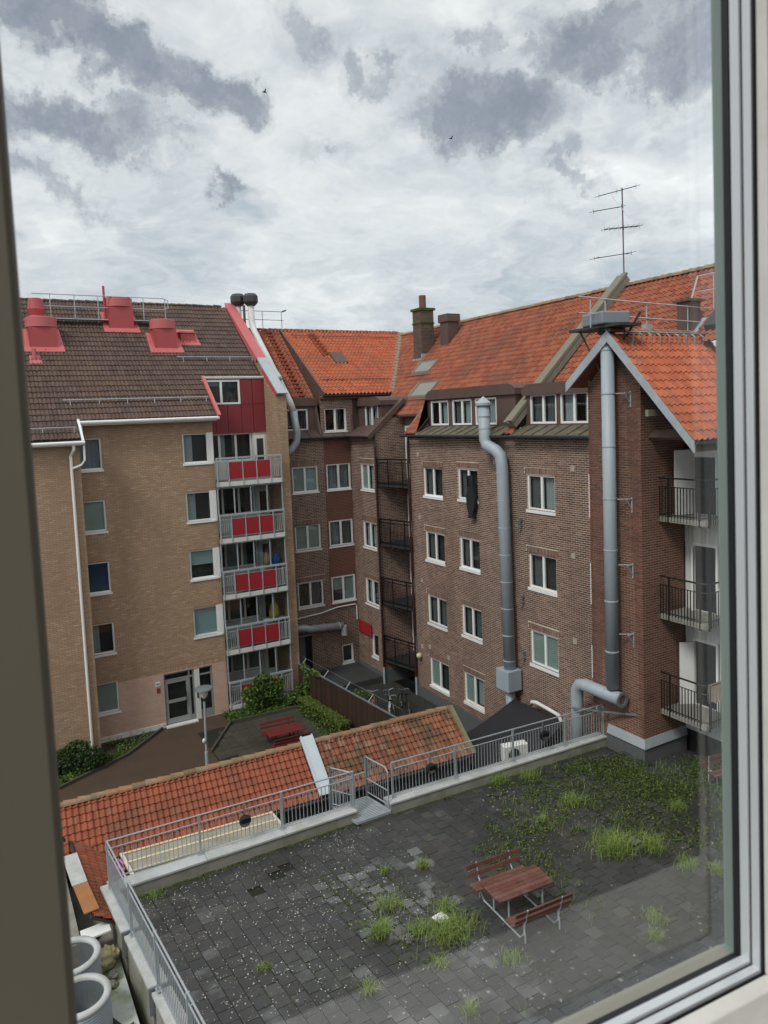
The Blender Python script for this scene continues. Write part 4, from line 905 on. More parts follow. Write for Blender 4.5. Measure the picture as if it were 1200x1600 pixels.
gutter(H, (19.85, 31.3, 14.02), (19.85, 35.3, 14.02), M['brownmetal'], .06)
b = MB(); b.beam((19.0, 31.32, 13.12), (20.1, 31.32, 14.3), .16, .12); b.build('verge_flashing', M['coping'], H)
# dormers and apron
dormer_front(H, (19.62, 23.62, 0), Y_, nW, 6.4, [(1.25, 2.75), (3.0, 4.5), (4.8, 6.28)], 13.53, 14.68, 15.2, 1.75, covs=[('curt', 'curt'), ('curt', 'curtd'), ('curt', 'halfc')])
dormer_front(H, (19.62, 18.95, 0), Y_, nW, 4.05, [(.65, 2.1), (2.3, 3.8)], 13.53, 14.68, 15.1, 1.75, covs=[('halfc', 'curt'), ('curtd', 'curtd')])
b = MB()
for y0, y1 in ((18.65, 23.0), (23.6, 30.1)): b.prism([(18.75, y0, 13.10), (18.75, y1, 13.10), (19.62, y1, 13.44), (19.62, y0, 13.44)], (0, 0, .035))
for i in range(18):
    y = 19.2 + .62 * i
    if 23.0 < y < 23.6: continue
    b.beam((18.75, y, 13.15), (19.6, y, 13.49), .035, .05)
b.build('apron_sheet', M['copper'], H)
gutter(H, (18.72, 18.65, 13.06), (18.72, 31.3, 13.06), M['dark'], .06)
b = MB(); b.prism([(18.9, 30.1, 13.2), (19.62, 30.1, 13.4), (19.62, 30.1, 15.1), (20.9, 30.1, 15.1)], (0, .05, 0)); b.prism([(19.0, 30.1, 13.2), (19.0, 30.25, 13.2), (20.9, 30.25, 15.2), (20.9, 30.1, 15.2)], (0, 0, .08)); b.build('cheek', M['brownmetal'], H)
# fire wall coping
b = MB(); b.beam(RP(19.15, 23.22, .22), RP(25.35, 22.95, .22), .55, .24); b.build('fire_wall', M['coping'], H)
b = MB(); b.beam(RP(19.15, 23.06, .43), RP(25.4, 22.8, .43), .26, .12); b.beam(RP(19.15, 23.42, .36), RP(25.4, 23.16, .36), .2, .1); b.build('fire_wall_coping', mat('lichened_slab', (.215, .20, .155), .9, var=.3, scale=4, dirt=(.2, .19, .1), dscale=1, damt=.6), H)
# gabled wing roof
cg, sg = .6796, .7336
tile_roof(H, (17.98, 13.95, 13.02), X_, (0, cg, sg), [(0, 0), (4.6, 0), (4.6, 4.62), (0, 4.62)], .245, .345, M['tile_o2'], n_ind=160)
ridge_tiles(H, (18.0, 17.12, 16.46), (22.4, 17.12, 16.46), .15, M['ridge'])
b = MB(); b.prism([(18.0, 17.1, 16.38), (18.0, 18.95, 14.85), (22.5, 18.95, 14.85), (22.5, 17.1, 16.38)], (0, 0, -.08)); b.build('roof_back', M['tile_o'], H)
b = MB()
b.prism([(17.96, 17.1, 16.5), (17.96, 13.9, 13.0), (17.96, 13.9, 12.68), (17.96, 17.1, 16.14)], (.06, 0, 0)); b.prism([(17.96, 17.1, 16.5), (17.96, 18.98, 14.95), (17.96, 18.98, 14.63), (17.96, 17.1, 16.14)], (.06, 0, 0)); b.build('barge_board', M['galv'], H)
b = MB(); b.prism([(18.03, 17.1, 16.12), (18.03, 13.95, 12.75), (22, 13.95, 12.75), (22, 17.1, 16.12)], (0, 0, -.05)); b.build('soffit', mat('dark_soffit', (.055, .035, .028), .8), H)
gutter(H, (18.0, 13.9, 12.95), (22, 13.9, 12.95), M['dark'], .05)
b = MB(); b.beam((18.02, 15.6, 13.85), (19.6, 15.6, 13.85), .12, .2); b.build('purlin', M['coping'], H)
b = MB(); b.tube([(18.5, 16.75, 16.42), (22.3, 16.75, 16.42)], .035, 6)
for i in range(9): b.tube([(18.6 + .42 * i, 16.75, 16.42), (18.6 + .42 * i, 16.6, 16.3), (18.6 + .42 * i, 16.62, 15.95)], .018, 4)
b.build('snow_guard', M['steel'], H)
# roof rail that runs past the duct head
b = MB()
for z, s in ((17.5, 0), (17.0, 0)): b.tube([(17.05, 17.35, z + .05), (19.5, 17.3, z - .03), (24, 17.3, z - .12)], .022, 5)
for x in (17.5, 18.15, 20.05, 22.1): b.tube([(x, 17.32, 16.45 if x > 18.5 else 16.6), (x, 17.32, 17.45)], .02, 5)
b.box(19.9, 20.2, 17.2, 17.4, 16.5, 16.75); b.build('roof_rail', M['galv'], H)
b = MB()
for z in (18.55, 18.0): b.tube([(23.0, 17.6, z), (23.2, 15.5, z + .02), (23.2, 12, z)], .022, 5)
b.tube([(23.0, 17.6, 18.55), (22.6, 17.6, 17.6)], .03, 5); b.tube([(23.05, 17.0, 18.55), (23.05, 17.0, 17.3)], .02, 5); b.build('roof_rail', M['galv'], H)
b = MB(); b.box(22.2, 22.75, 17.3, 17.85, 16.6, 17.62); v = b.build('roof_vent', M['brownmetal'], H, bevel=.02); b = MB(); b.box(22.1, 22.85, 17.2, 17.95, 17.62, 17.7); b.build('cap', M['brownmetal'], v); b = MB(); b.prism([RP(21.95, 17.1, .07), RP(22.9, 17.1, .07), RP(22.9, 18.05, .07), RP(21.95, 18.05, .07)], (0, 0, .02)); b.build('flashing', M['galv'], v)
b = MB(); b.prism([RP(22.4, 15.8, .1), RP(23.3, 15.8, .1), RP(23.3, 16.8, .1), RP(22.4, 16.8, .1)], (-.1, 0, .14)); b.build('roof_hatch', M['dark'], H)
# skylights
for (y0, y1, x0, x1) in ((33.8, 35.5, 22.2, 22.85), (31.9, 33.7, 20.8, 21.55)):
    b = MB(); Q = [RP(x0, y0, .1), RP(x1, y0, .1), RP(x1, y1, .1), RP(x0, y1, .1)]
    for p, q in zip(Q, Q[1:] + Q[:1]): b.beam(p, q, .1, .12)
    b.beam(RP(x0 - .12, y0 - .1, .06), RP(x0 - .12, y1 + .1, .06), .2, .03); s_ = b.build('skylight', mat('skylight_frame', (.25, .22, .18), .6), H)
    b = MB(); b.prism(Q, (-.01, 0, .015)); b.build('pane', mat('skylight_pane', (.20, .20, .17), .25), s_)
# chimneys
cx, cy = 23.45, 36.2
C_ = MB(); C_.box(cx - .42, cx + .42, cy - .42, cy + .42, 16.3, 19.95); ch = C_.build('chimney', mat('chimney_mortar', (.30, .255, .20), .95), H)
for nrm, ud, o in ((nW, Y_, (cx - .435, cy - .435, 16.3)), (nS, X_, (cx - .435, cy - .435, 16.3))): brick_wall(ch, o, ud, .87, 3.65, nrm, brick=mat('sooty_chimney_brick', 0, .9, ramp=[(0, (.10, .07, .055)), (1, (.17, .115, .085))]), mortar=M['mortar_r'], skip_back=True)
b = MB(); b.box(cx - .52, cx + .52, cy - .52, cy + .52, 19.95, 20.08); b.box(cx - .47, cx + .47, cy - .47, cy + .47, 19.2, 19.28); b.build('cap', M['moss'], ch)
b = MB(); b.lathe((cx, cy, 20.08), [(.2, 0), (.2, .75), (.15, .75), (.15, .3)], 14); b.build('pot', mat('clay_pot', (.17, .08, .065), .8), ch)
b = MB(); b.box(cx - .5, cx - .44, cy - .5, cy + .5, 16.9, 17.25); b.box(cx - .5, cx + .3, cy - .5, cy - .44, 16.9, 17.5); b.build('flashing', M['galv'], ch)
b = MB(); b.box(23.68, 24.42, 34.1, 34.85, 17.3, 19.1); v = b.build('roof_vent', M['brownmetal'], H, bevel=.02); b = MB(); b.box(23.6, 24.5, 34.02, 34.93, 19.1, 19.55); b.build('cap', M['brownmetal'], v, bevel=.03)
b = MB()
for x, y, z, h in ((24.2, 35.3, 18.0, .6),): b.tube([(x, y, z), (x, y, z + h)], .1, 8)
b.build('vent_pipe', M['dark'], H)
# antenna
A = thing('antenna', 'tall roof antenna with four cross arms standing behind the sloping coping', 'antenna', (25.1, 22.85, 19.2))
b = MB(); b.tube([(25.1, 22.85, 19.0), (25.1, 22.9, 23.3)], .03, 6); b.build('mast', mat('purple_grey_metal', (.16, .11, .14), .5, .3), A)
def arm(y0, y1, z0, z1, n, el, x=25.05):
    b = MB(); b.tube([(x, y0, z0), (x, y1, z1)], .018, 4)
    for k in range(n): t = k / max(1, n - 1); y, z = y0 + (y1 - y0) * t, z0 + (z1 - z0) * t; b.tube([(x - el * .5, y, z - el * .15), (x + el * .5, y, z + el * .15)], .01, 4); b.tube([(x, y, z - .1), (x, y, z + .1)], .01, 4)
    b.build('arm', M['dark'], A)
arm(24.17, 22.11, 23.3, 23.15, 3, .5); arm(24.5, 22.9, 22.72, 22.52, 2, .5); arm(23.87, 21.97, 21.8, 21.5, 8, .45); arm(24.5, 22.4, 20.68, 20.5, 2, .6)
b = MB(); b.tube([(25.0, 23.4, 23.1), (25.0, 22.4, 21.9)], .012, 4); b.tube([(25.0, 24.2, 20.5), (25.0, 23.75, 19.4)], .02, 4); b.build('stay', M['galv'], A)
# dark jacket hung out of a window
J = thing('jacket', 'charcoal jacket hanging out of a top floor window', 'jacket', (18.95, 25.9, 9.6)); b = MB(); n = 8
for s in (0, 1):
    for k in range(n):
        z0, z1 = 11.35 - 1.85 * k / n, 11.35 - 1.85 * (k + 1) / n; f = lambda z: .24 + .035 * math.sin(z * 5) + .05 * (z < 10.6) - .1 * (z < 9.75); X0 = 19.02 - .12 * s * (1 if k > 1 else .4) - .04 * k / n
        b.quad((X0, 25.92 - f(z0), z0), (X0, 25.92 + f(z0) * .9, z0), (X0 - .01, 25.92 + f(z1) * .9, z1), (X0 - .01, 25.92 - f(z1), z1))
for k in range(n):
    z0, z1 = 11.35 - 1.85 * k / n, 11.35 - 1.85 * (k + 1) / n
    for sg_ in (-1, .9): b.quad((19.02, 25.92 + sg_ * f(z0), z0), (18.88, 25.92 + sg_ * f(z0), z0), (18.87, 25.92 + sg_ * f(z1), z1), (19.02, 25.92 + sg_ * f(z1), z1))
b.build('cloth', M['cloth'], J)
# ================================================================== free standing ducts on this house
D = thing('exhaust_duct', 'slim galvanised duct with a cone cap and kink at the eaves', 'ventilation duct', (18.75, 23.4, 1.5))
xd = 18.72
b = MB(); b.tube([(xd - .1, 24.45, 14.35), (xd - .1, 24.4, 12.95), (xd - .1, 24.3, 12.72), (xd - .05, 23.75, 12.5), (xd, 23.55, 12.3), (xd, 23.47, 11.9), (xd, 23.32, 3.6)], .245, 18); b.build('pipe', M['duct'], D, True)
b = MB(); b.lathe((xd - .1, 24.45, 14.3), [(.28, 0), (.33, .05), (.33, .15), (0, .42)], 18); b.build('cap', M['galv'], D)
for z in (13.9, 13.4, 11.6, 10.5, 9.4, 8.3, 7.2, 6.1, 5.0, 3.95):
    y = 24.42 if z > 12.8 else 23.33 + .018 * (z - 3.6)
    b = MB(); b.lathe((xd if z < 12.8 else xd - .1, y, z), [(.246, -.03), (.256, -.02), (.256, .02), (.246, .03)], 18); b.build('seam_band', M['duct'], D)
for z in (12.95, 9.7, 6.6, 4.3): b = MB(); b.box(xd + .2, 19.1, 22.75, 22.85, z, z + .08); b.box(xd + .1, 19.1, 22.75, 22.85, z - .2, z - .16); b.build('bracket', M['steel'], D)
b = MB(); b.box(xd - .4, xd + .3, 22.95, 23.75, 2.75, 3.6); b.build('fan_box', M['duct'], D, bevel=.02)
b = MB(); b.tube([(xd, 23.35, 2.7), (xd, 23.3, 1.75), (xd, 23.1, 1.45), (xd, 22.3, 1.2), (xd, 21.5, 1.05)], .2, 14); b.build('elbow', M['duct'], D, True)
D2 = thing('exhaust_duct', 'tall thick galvanised duct up the gabled brick corner', 'ventilation duct', (18.2, 17.4, 1)); xd = 18.22
b = MB(); b.tube([(xd, 17.32, 4.75), (xd, 17.32, 16.4)], .215, 22); b.build('pipe', M['duct'], D2, True)
b = MB(); b.tube([(xd, 16.95, 4.45), (xd, 18.6, 4.45), (xd, 18.85, 4.38), (xd, 18.98, 4.15), (xd, 19.0, 3.8), (xd, 19.0, 1.0)], .22, 22); b.build('elbow', M['duct'], D2, True)
b = MB(); b.lathe((xd, 16.94, 4.45), [(.22, 0), (.26, 0), (.26, .05), (.16, .05), (.16, -.05)], 22, axis=nS); e_ = b.build('end_flange', M['steel'], D2); b = MB(); b.lathe((xd, 16.93, 4.45), [(.17, 0), (0, 0)], 20, axis=nS); b.build('end_cover', mat('rusty_cover', (.16, .10, .07), .8), e_)
for z in (15.9, 14.5, 12.8, 11.1, 9.4, 7.7, 6.0): b = MB(); b.lathe((xd, 17.32, z), [(.216, -.03), (.228, -.02), (.228, .02), (.216, .03)], 22); b.build('seam_band', M['duct'], D2)
for y in (17.6, 18.3): b = MB(); b.lathe((xd, y, 4.45), [(.216, -.03), (.228, -.02), (.228, .02), (.216, .03)], 22, axis=(0, 1, 0)); b.build('seam_band', M['duct'], D2)
for z in (14.5, 11.1, 8.95, 6.65): b = MB(); b.beam((xd, 17.0, z), (18.6, 16.72, z), .03, .03); b.beam((xd + .1, 16.72, z), (18.6, 16.72, z), .03, .03); b.beam((18.58, 16.72, z + .05), (18.58, 16.72, z - .45), .04, .03); b.beam((xd + .1, 16.72, z), (18.58, 16.72, z - .35), .025, .025); b.build('bracket', M['galv'], D2)
b = MB(); b.obox((xd, 17.38, 16.88), (.5, -.12, 0), (.12, .55, 0), (0, 0, .2)); b.build('fan_head', M['darkcap'] if False else mat('fan_grey', (.24, .27, .30), .5, .2), D2, bevel=.05)
b = MB(); b.lathe((xd, 17.35, 16.38), [(.2, 0), (.3, .08), (.24, .14), (.24, .3)], 18); b.build('neck', M['darkcap'], D2)
b = MB(); b.box(17.75, 18.7, 16.35, 18.55, 16.58, 16.66); b.build('platform', M['dark'], D2)
b = MB(); b.beam((18.0, 18.3, 16.6), (18.55, 17.55, 14.6), .05, .05); b.beam((18.0, 16.4, 16.6), (18.5, 16.9, 15.9), .05, .05); b.beam((18.6, 16.3, 17.0), (18.6, 16.95, 16.2), .05, .05); b.build('strut', M['dark'], D2)
b = MB(); b.beam((17.9, 18.9, 3.6), (18.6, 16.6, 3.95), .06, .06); b.beam((17.95, 17.8, 3.95), (18.6, 17.8, 3.7), .06, .06); b.build('support', M['steel'], D2)
# ================================================================== ground
def struct(name, mb, mt): return mb.build(name, mt, None, kind='structure')
b = MB(); b.quad((-250, -150, -1.6), (300, -150, -1.6), (300, 300, -1.6), (-250, 300, -1.6)); struct('ground', b, M['asphalt'])
b = MB(); b.box(-60, 14.7, 18.9, 60, -1.5, -.02); b.box(14.7, 19.0, 27.5, 60, -1.5, -.02); struct('courtyard_ground', b, M['soil'])
b = MB(); b.prism([(2.0, 19.0, .0), (8.3, 26, .0), (8.3, 30.7, 0), (9.95, 33.3, 0), (9.9, 34.45, 0), (7.1, 34.45, 0), (5.2, 32.4, 0), (2.3, 30.95, 0), (-12, 29.5, 0), (-12, 19, 0)], (0, 0, -.012)); struct('path', b, M['path'])
b = MB(); b.prism([(14.9, 28, .004), (18.9, 28, .004), (18.9, 36, .004), (14.9, 36, .004)], (0, 0, -.012)); struct('alley_paving', b, mat('damp_mossy_asphalt', (.028, .028, .026), .85, var=.3, scale=3, dirt=(.03, .038, .016), dscale=.7, damt=.8))
b = MB(); b.box(15.9, 18.4, 33.6, 36.2, 0, .32); struct('concrete_pad', b, mat('dark_felt_pad', (.045, .047, .05), .8, var=.3, scale=2, dirt=(.03, .035, .02), dscale=1, damt=.6))
b = MB(); b.box(8.32, 13.3, 24, 32.95, -.05, .005); pt = struct('patio', b, M['joint'])
ORG[pt] = V((0, 0, 0)); pb = MB(); pb.box(-.195, .195, -.195, .195, -.02, .018); pme = raw_mesh('slab', pb, M['patio'])
for i in range(12):
    for j in range(22):
        x, y = 8.55 + .4 * i, 24.3 + .4 * j
        if x > 13.2 or y > 32.8 or (x < 8.3 + (y - 30.7) * .65 and y > 30.7): continue
        u, v, _ = px((x, y, 0))
        if v > .74 + .0 * u: continue
        piece('slab', pme, Matrix.Translation((x, y, rng.uniform(-.006, .006))) @ Matrix.Rotation(rng.normal(0, .008), 4, 'Z'), pt)
M['kerb'] = mat('mossy_kerb', (.075, .068, .05), .95, var=.3, scale=5, dirt=(.05, .06, .025), dscale=1.5, damt=.6)
def kerb(pts, label):
    t = thing('kerb', label, 'kerb', pts[0]); 
    for a, c in zip(pts, pts[1:]):
        a, c = V(a), V(c); n = max(1, int((c - a).length / .95))
        for i in range(n):
            p, q = a.lerp(c, i / n), a.lerp(c, (i + .985) / n); b = MB(); b.beam(p + Z * .03, q + Z * .03, .1, .2); b.build('kerb_stone', M['kerb'], t)
kerb([(7.05, 34.3, 0), (5.15, 32.4, 0), (2.3, 30.9, 0), (-2, 30.2, 0)], 'low concrete kerb between the left flower bed and the brown path')
kerb([(8.25, 30.6, 0), (9.95, 33.15, 0), (13.3, 33.0, 0)], 'low concrete kerb edging the patio with the red table')
# plants of the courtyard
def bush(name, label, cat, loc, blobs, n, size, mt, stems=4, h=.6):
    t = thing(name, label, cat, loc); bl = [(loc[0] + q[0], loc[1] + q[1], loc[2] + q[2], *q[3:]) for q in blobs]
    leaves('foliage', mt, blob_pts(n, bl), size, t); b = MB()
    for i in range(stems): a = i * 2.4; b.tube([(loc[0] + .1 * math.cos(a), loc[1] + .1 * math.sin(a), loc[2]), (loc[0] + .35 * math.cos(a), loc[1] + .35 * math.sin(a), loc[2] + h)], [.02, .008], 5)
    b.build('stem', M['stem'], t)
bush('bush', 'dense dark green bush at the foot of the tan wall by the downpipe', 'bush', (3.1, 32.2, 0), [(-.4, .1, .45, .9, .6, .55), (.45, -.1, .4, .75, .6, .5), (.1, .3, .75, .6, .45, .4), (-1.3, .1, .35, .7, .6, .4)], 5200, .085, M['leaf_d'])
bush('rose_bush', 'leafy green rose bush in front of the ground floor red balcony', 'bush', (11.75, 33.75, 0), [(0, 0, .9, .85, .4, .75), (.55, 0, .7, .6, .35, .6), (-.4, -.1, .55, .5, .35, .5), (.1, 0, 1.45, .5, .3, .45), (-.75, .05, .95, .3, .25, .35), (.85, 0, 1.15, .3, .25, .4)], 2600, .105, M['leaf'], 6, 1.3)
bush('shrub', 'small shrub between the rose bush and the brown fence', 'bush', (13.3, 33.6, 0), [(0, 0, .3, .5, .35, .35), (.4, .1, .5, .25, .2, .45)], 1500, .075, M['leaf'], 3)
bush('creeper', 'thin creeper climbing the brown board fence', 'climbing plant', (13.95, 33.2, 0), [(-.05, 0, .9, .12, .3, .9), (0, .2, 1.75, .14, .5, .2), (0, -1.0, 1.85, .12, .6, .12)], 1100, .09, M['leaf'], 3, 1.6)
HG = thing('hedge', 'low clipped hedge along the brown board fence', 'hedge', (13.6, 31, 0))
hp = np.stack([rng.uniform(13.15, 13.72, 7000), rng.uniform(28.6, 32.7, 7000), rng.uniform(.05, .62, 7000)], 1); hp[:, 0] += (32.7 - hp[:, 1]) * .08; e = rng.random(7000) < .6; hp[e, 2] = .62 + rng.normal(0, .035, e.sum())
leaves('foliage', M['leaf_h'], hp, .055, HG); b = MB()
for i in range(9): b.tube([(13.45 + .03 * i, 32.5 - .45 * i, 0), (13.45 + .03 * i, 32.5 - .45 * i, .5)], .02, 5)
b.build('stem', M['stem'], HG)
def scatter(poly, n, z=0, zs=.06):
    xs, ys = [p[0] for p in poly], [p[1] for p in poly]; o = []
    while len(o) < n:
        x, y = rng.uniform(min(xs), max(xs)), rng.uniform(min(ys), max(ys))
        if inpoly(poly, x, y): o.append((x, y, z + abs(rng.normal(0, zs))))
    return np.array(o)
leaves('ground_cover', M['leaf'], np.concatenate([scatter([(9.9, 33.2), (12.9, 33.1), (12.9, 34.1), (9.9, 34.3)], 2600, .02, .1), scatter([(2.2, 31.0), (5.1, 32.5), (4.9, 32.9), (2.2, 31.8)], 1500, .02, .09), scatter([(5.2, 32.6), (6.8, 34.2), (4.5, 34.3)], 350, .02, .05), scatter([(13.0, 28.5), (13.3, 28.5), (13.3, 32.8), (13.0, 32.8)], 300, .02, .05), scatter([(15.0, 29.5), (16.2, 29.5), (17.4, 33.5), (15.2, 33.5)], 900, .02, .04)]), .07, kind='stuff', label='low green ground cover filling the courtyard flower beds')
# fence
FN = thing('board_fence', 'dark brown upright board fence with angled wire brackets on top', 'fence', (14.1, 30, 0))
fa, fb_ = V((13.86, 34.1, 0)), V((14.5, 25.4, 0)); n = 66; fdir = (fb_ - fa).normalized()
b = MB(); b.box(-.061, .061, -.012, .012, 0, 1.78); fme = raw_mesh('board', b, M['fence'])
for i in range(n):
    p = fa.lerp(fb_, (i + .5) / n); R = Matrix((fdir, Z.cross(fdir), Z)).transposed().to_4x4()
    piece('board', fme, Matrix.Translation(p + Z.cross(fdir) * rng.uniform(-.004, .004) + Z * rng.uniform(-.02, .02)) @ R, FN)
b = MB(); b.beam(fa + Z * 1.82, fb_ + Z * 1.82, .1, .03); b.build('fence_cap', M['steel'], FN)
for q in (.04, .3, .53, .75):
    p = fa.lerp(fb_, q) + Z * 1.8; b = MB(); b.beam(p, p + V((.28, 0, .3)), .04, .03); b.beam(p, p + V((-.18, 0, .2)), .03, .03); b.build('bracket', M['galv'], FN)
b = MB(); b.tube([fa + V((.28, 0, 2.1)), fb_ + V((.28, 0, 2.1))], .008, 4); b.build('wire', M['steel'], FN)
# lamp post
LP = thing('lamp_post', 'slim grey lamp post with a flat round shade beside the path', 'lamp post', (7.68, 29.2, 0))
b = MB(); b.tube([(7.68, 29.2, 0), (7.68, 29.2, .75)], .075, 10); b.build('sleeve', M['galv'], LP); b = MB(); b.tube([(7.68, 29.2, .75), (7.72, 29.2, 2.85)], .045, 10); b.build('pole', M['galv'], LP)
b = MB(); b.lathe((7.73, 29.2, 2.98), [(.06, 0), (.15, .12), (.165, .34), (.1, .4)], 16); b.build('lantern', M['offwhite'], LP, True); b = MB(); b.tube([(7.72, 29.2, 2.84), (7.73, 29.2, 3.0)], .035, 8); b.build('neck', M['dark'], LP)
b = MB(); b.lathe((7.73, 29.2, 3.36), [(0, .1), (.1, .09), (.36, .05), (.37, .0), (.34, -.01), (0, .02)], 24); b.build('shade', M['steel'], LP)
b = MB(); b.ico((7.60, 29.15, 1.25), (.07, .06, .1), 2); b.build('sensor_box', M['white'], LP)
# picnic sets
def picnic(label, loc, rot, Lt, mt, steel, backs):
    t = thing('picnic_table', label, 'picnic table', (0, 0, 0)); h = Lt / 2
    def plank(nm, x0, x1, y, wd, z, th=.035, tilt=0):
        b = MB(); b.obox(((x0 + x1) / 2, y, z), ((x1 - x0) / 2, 0, 0), (0, wd / 2 * math.cos(tilt), wd / 2 * math.sin(tilt)), (0, -th / 2 * math.sin(tilt), th / 2 * math.cos(tilt))); b.build(nm, mt, t, bevel=.006)
    for i in range(6): plank('table_plank', -h, h, -.325 + .13 * i, .122, .72)
    for s in (1, -1):
        for i in range(3 if backs else 2): plank('seat_plank', -h, h, s * (.60 + .105 * i), .098, .44)
        if s in backs:
            for i in range(2): plank('back_plank', -h, h, s * (.95 + .045 * i), .1, .60 + .17 * i, .03, math.radians(76) * s)
    for x in (-h + .3, h - .3):
        b = MB(); b.tube([(x, -.3, .69), (x, -.3, .05), (x, -.34, .03)], .022, 8); b.tube([(x, .3, .69), (x, .3, .05)], .022, 8); b.beam((x, -.36, .685), (x, .36, .685), .05, .04)
        b.tube([(x, -.88, .42), (x, -.86, .2), (x, -.72, .03), (x, .72, .03), (x, .86, .2), (x, .88, .42)], .022, 8); b.beam((x, -.9, .41), (x, -.52, .41), .05, .03); b.beam((x, .52, .41), (x, .9, .41), .05, .03)
        for s in backs: b.tube([(x, s * .84, .40), (x, s * .93, .5), (x, s * 1.02, .84)], .018, 8); b.tube([(x, s * .84, .4), (x, s * .9, .2), (x, s * .9, .0)], .018, 8)
        b.build('steel_frame', steel, t)
    if backs: b = MB(); b.lathe((0, 0, .735), [(.03, .003), (.025, .006), (0, .004)], 12); b.build('parasol_hole', M['black'], t)
    t.matrix_world = Matrix.Translation(loc) @ Matrix.Rotation(rot, 4, 'Z'); return t
picnic('red painted picnic table with benches on the courtyard patio', (11.15, 29.35, .02), math.radians(-3), 1.6, M['wood_r'], M['dark'], (1, -1))
# bicycles
def bicycle(label, mt, loc, rz, lean):
    t = thing('bicycle', label, 'bicycle', (0, 0, 0), 'bicycles parked behind the fence'); r = .34
    for x in (-.52, .52):
        b = MB(); b.lathe((x, 0, r), [(r - .02, -.02), (r, -.02), (r, .02), (r - .02, .02), (r - .02, -.02)], 20, axis=(0, 1, 0)); w = b.build('wheel', M['tyre'], t)
        b = MB()
        for k in range(10): a = k * math.pi / 5; b.tube([(x, 0, r), (x + (r - .02) * math.cos(a), 0, r + (r - .02) * math.sin(a))], .004, 3)
        b.build('spokes', M['steel'], w)
    b = MB()
    for p, q in (((-.52, 0, r), (-.05, 0, .3)), ((-.05, 0, .3), (-.2, 0, .85)), ((-.52, 0, r), (-.17, 0, .75)), ((-.05, 0, .3), (.36, 0, .72)), ((-.17, 0, .78), (.34, 0, .82)), ((.52, 0, r), (.33, 0, .92))): b.tube([p, q], .02, 6)
    b.build('frame', mt, t)
    b = MB(); b.tube([(.2, -.28, 1.0), (.32, -.22, 1.02), (.33, 0, .96), (.32, .22, 1.02), (.2, .28, 1.0)], .014, 6); b.build('handlebar', M['steel'], t)
    b = MB(); b.lathe((-.21, 0, .88), [(.02, 0), (.1, .03), (.11, .06), (0, .08)], 8); b.build('saddle', M['black'], t)
    t.matrix_world = Matrix.Translation(loc) @ Matrix.Rotation(rz, 4, 'Z') @ Matrix.Rotation(lean, 4, 'X')
bicycle('white framed bicycle leaning nearest the shed roof', M['bike_w'], (16.3, 29.4, 0), 1.1, .18); bicycle('copper coloured bicycle leaning behind the white one', M['bike_r'], (16.1, 30.2, 0), .9, -.15)
bicycle('black bicycle parked closest to the brick wall', M['black'], (17.3, 29.6, 0), 1.4, .12); bicycle('dark bicycle with a grey frame between the white and black ones', M['steel'], (16.85, 29.9, 0), 1.25, -.1)
# ================================================================== tiled shed
S = thing('tiled_shed', 'long low shed with weathered orange tiles below the terrace railing', 'shed', (8, 21.8, 0))
sa, sb = V((-2.5, 21.32, 2.12)), V((14.78, 20.57, 2.12)); su = (sb - sa).normalized(); sn_ = Z.cross(su)
run, rise = 1.46, 1.16; ln = math.hypot(run, rise); sd_ = (sn_ * run + Z * rise) / ln; Ls = (sb - sa).length
tile_roof(S, sa, su, sd_, [(0, 0), (11.6, 0), (11.6, ln), (0, ln)], .172, .245, M['tile_s'], n_ind=200, jit=.008, amp=.95)
tile_roof(S, sa, su, sd_, [(11.62, 0), (Ls, 0), (Ls, ln), (11.62, ln)], .172, .245, M['tile_m'], n_ind=100, jit=.014, amp=1.0)
ra = sa + sd_ * ln; rb = sb + sd_ * ln
ridge_tiles(S, ra + Z * .02, rb + Z * .02, .13, M['ridge'], L=.38)
b = MB(); b.prism([ra, rb, rb + sn_ * 1.46 - Z * 1.16, ra + sn_ * 1.46 - Z * 1.16], (0, 0, -.08)); b.build('back_slope', M['tile_s'], S)
b = MB(); b.prism([sa + sn_ * .25 - Z * 2.12, sb + sn_ * .25 - Z * 2.12, sb + sn_ * 2.7 - Z * 2.12, sa + sn_ * 2.7 - Z * 2.12], (0, 0, 2.15)); b.prism([sb + sn_ * .25 + Z * .0, sb + sn_ * 2.7, sb + sd_ * ln], -su * .1); b.build('wall', M['plinth'], S)
gutter(S, sa - sn_ * .06 - Z * .06, sb - sn_ * .06 - Z * .06, M['dark'], .06)
b = MB(); b.beam(sb + Z * .05 - sd_ * .05, rb + Z * .07, .16, .12); b.build('verge_board', mat('mossy_board', (.21, .20, .11), .9, var=.3, scale=5), S)
k = 11.8; b = MB(); b.beam(sa + su * (k - .12) - sd_ * .1 + Z * .17, sa + su * (k - .12) + sd_ * (ln + .1) + Z * .17, .46, .06); b.beam(sa + su * (k + .07) - sd_ * .1 + Z * .21, sa + su * (k + .07) + sd_ * (ln + .1) + Z * .21, .04, .06); b.beam(sa + su * (k - .31) - sd_ * .1 + Z * .21, sa + su * (k - .31) + sd_ * (ln + .1) + Z * .21, .04, .06); b.build('metal_strip', mat('pale_galvanised_strip', (.55, .62, .66), .4, .3, var=.1), S)
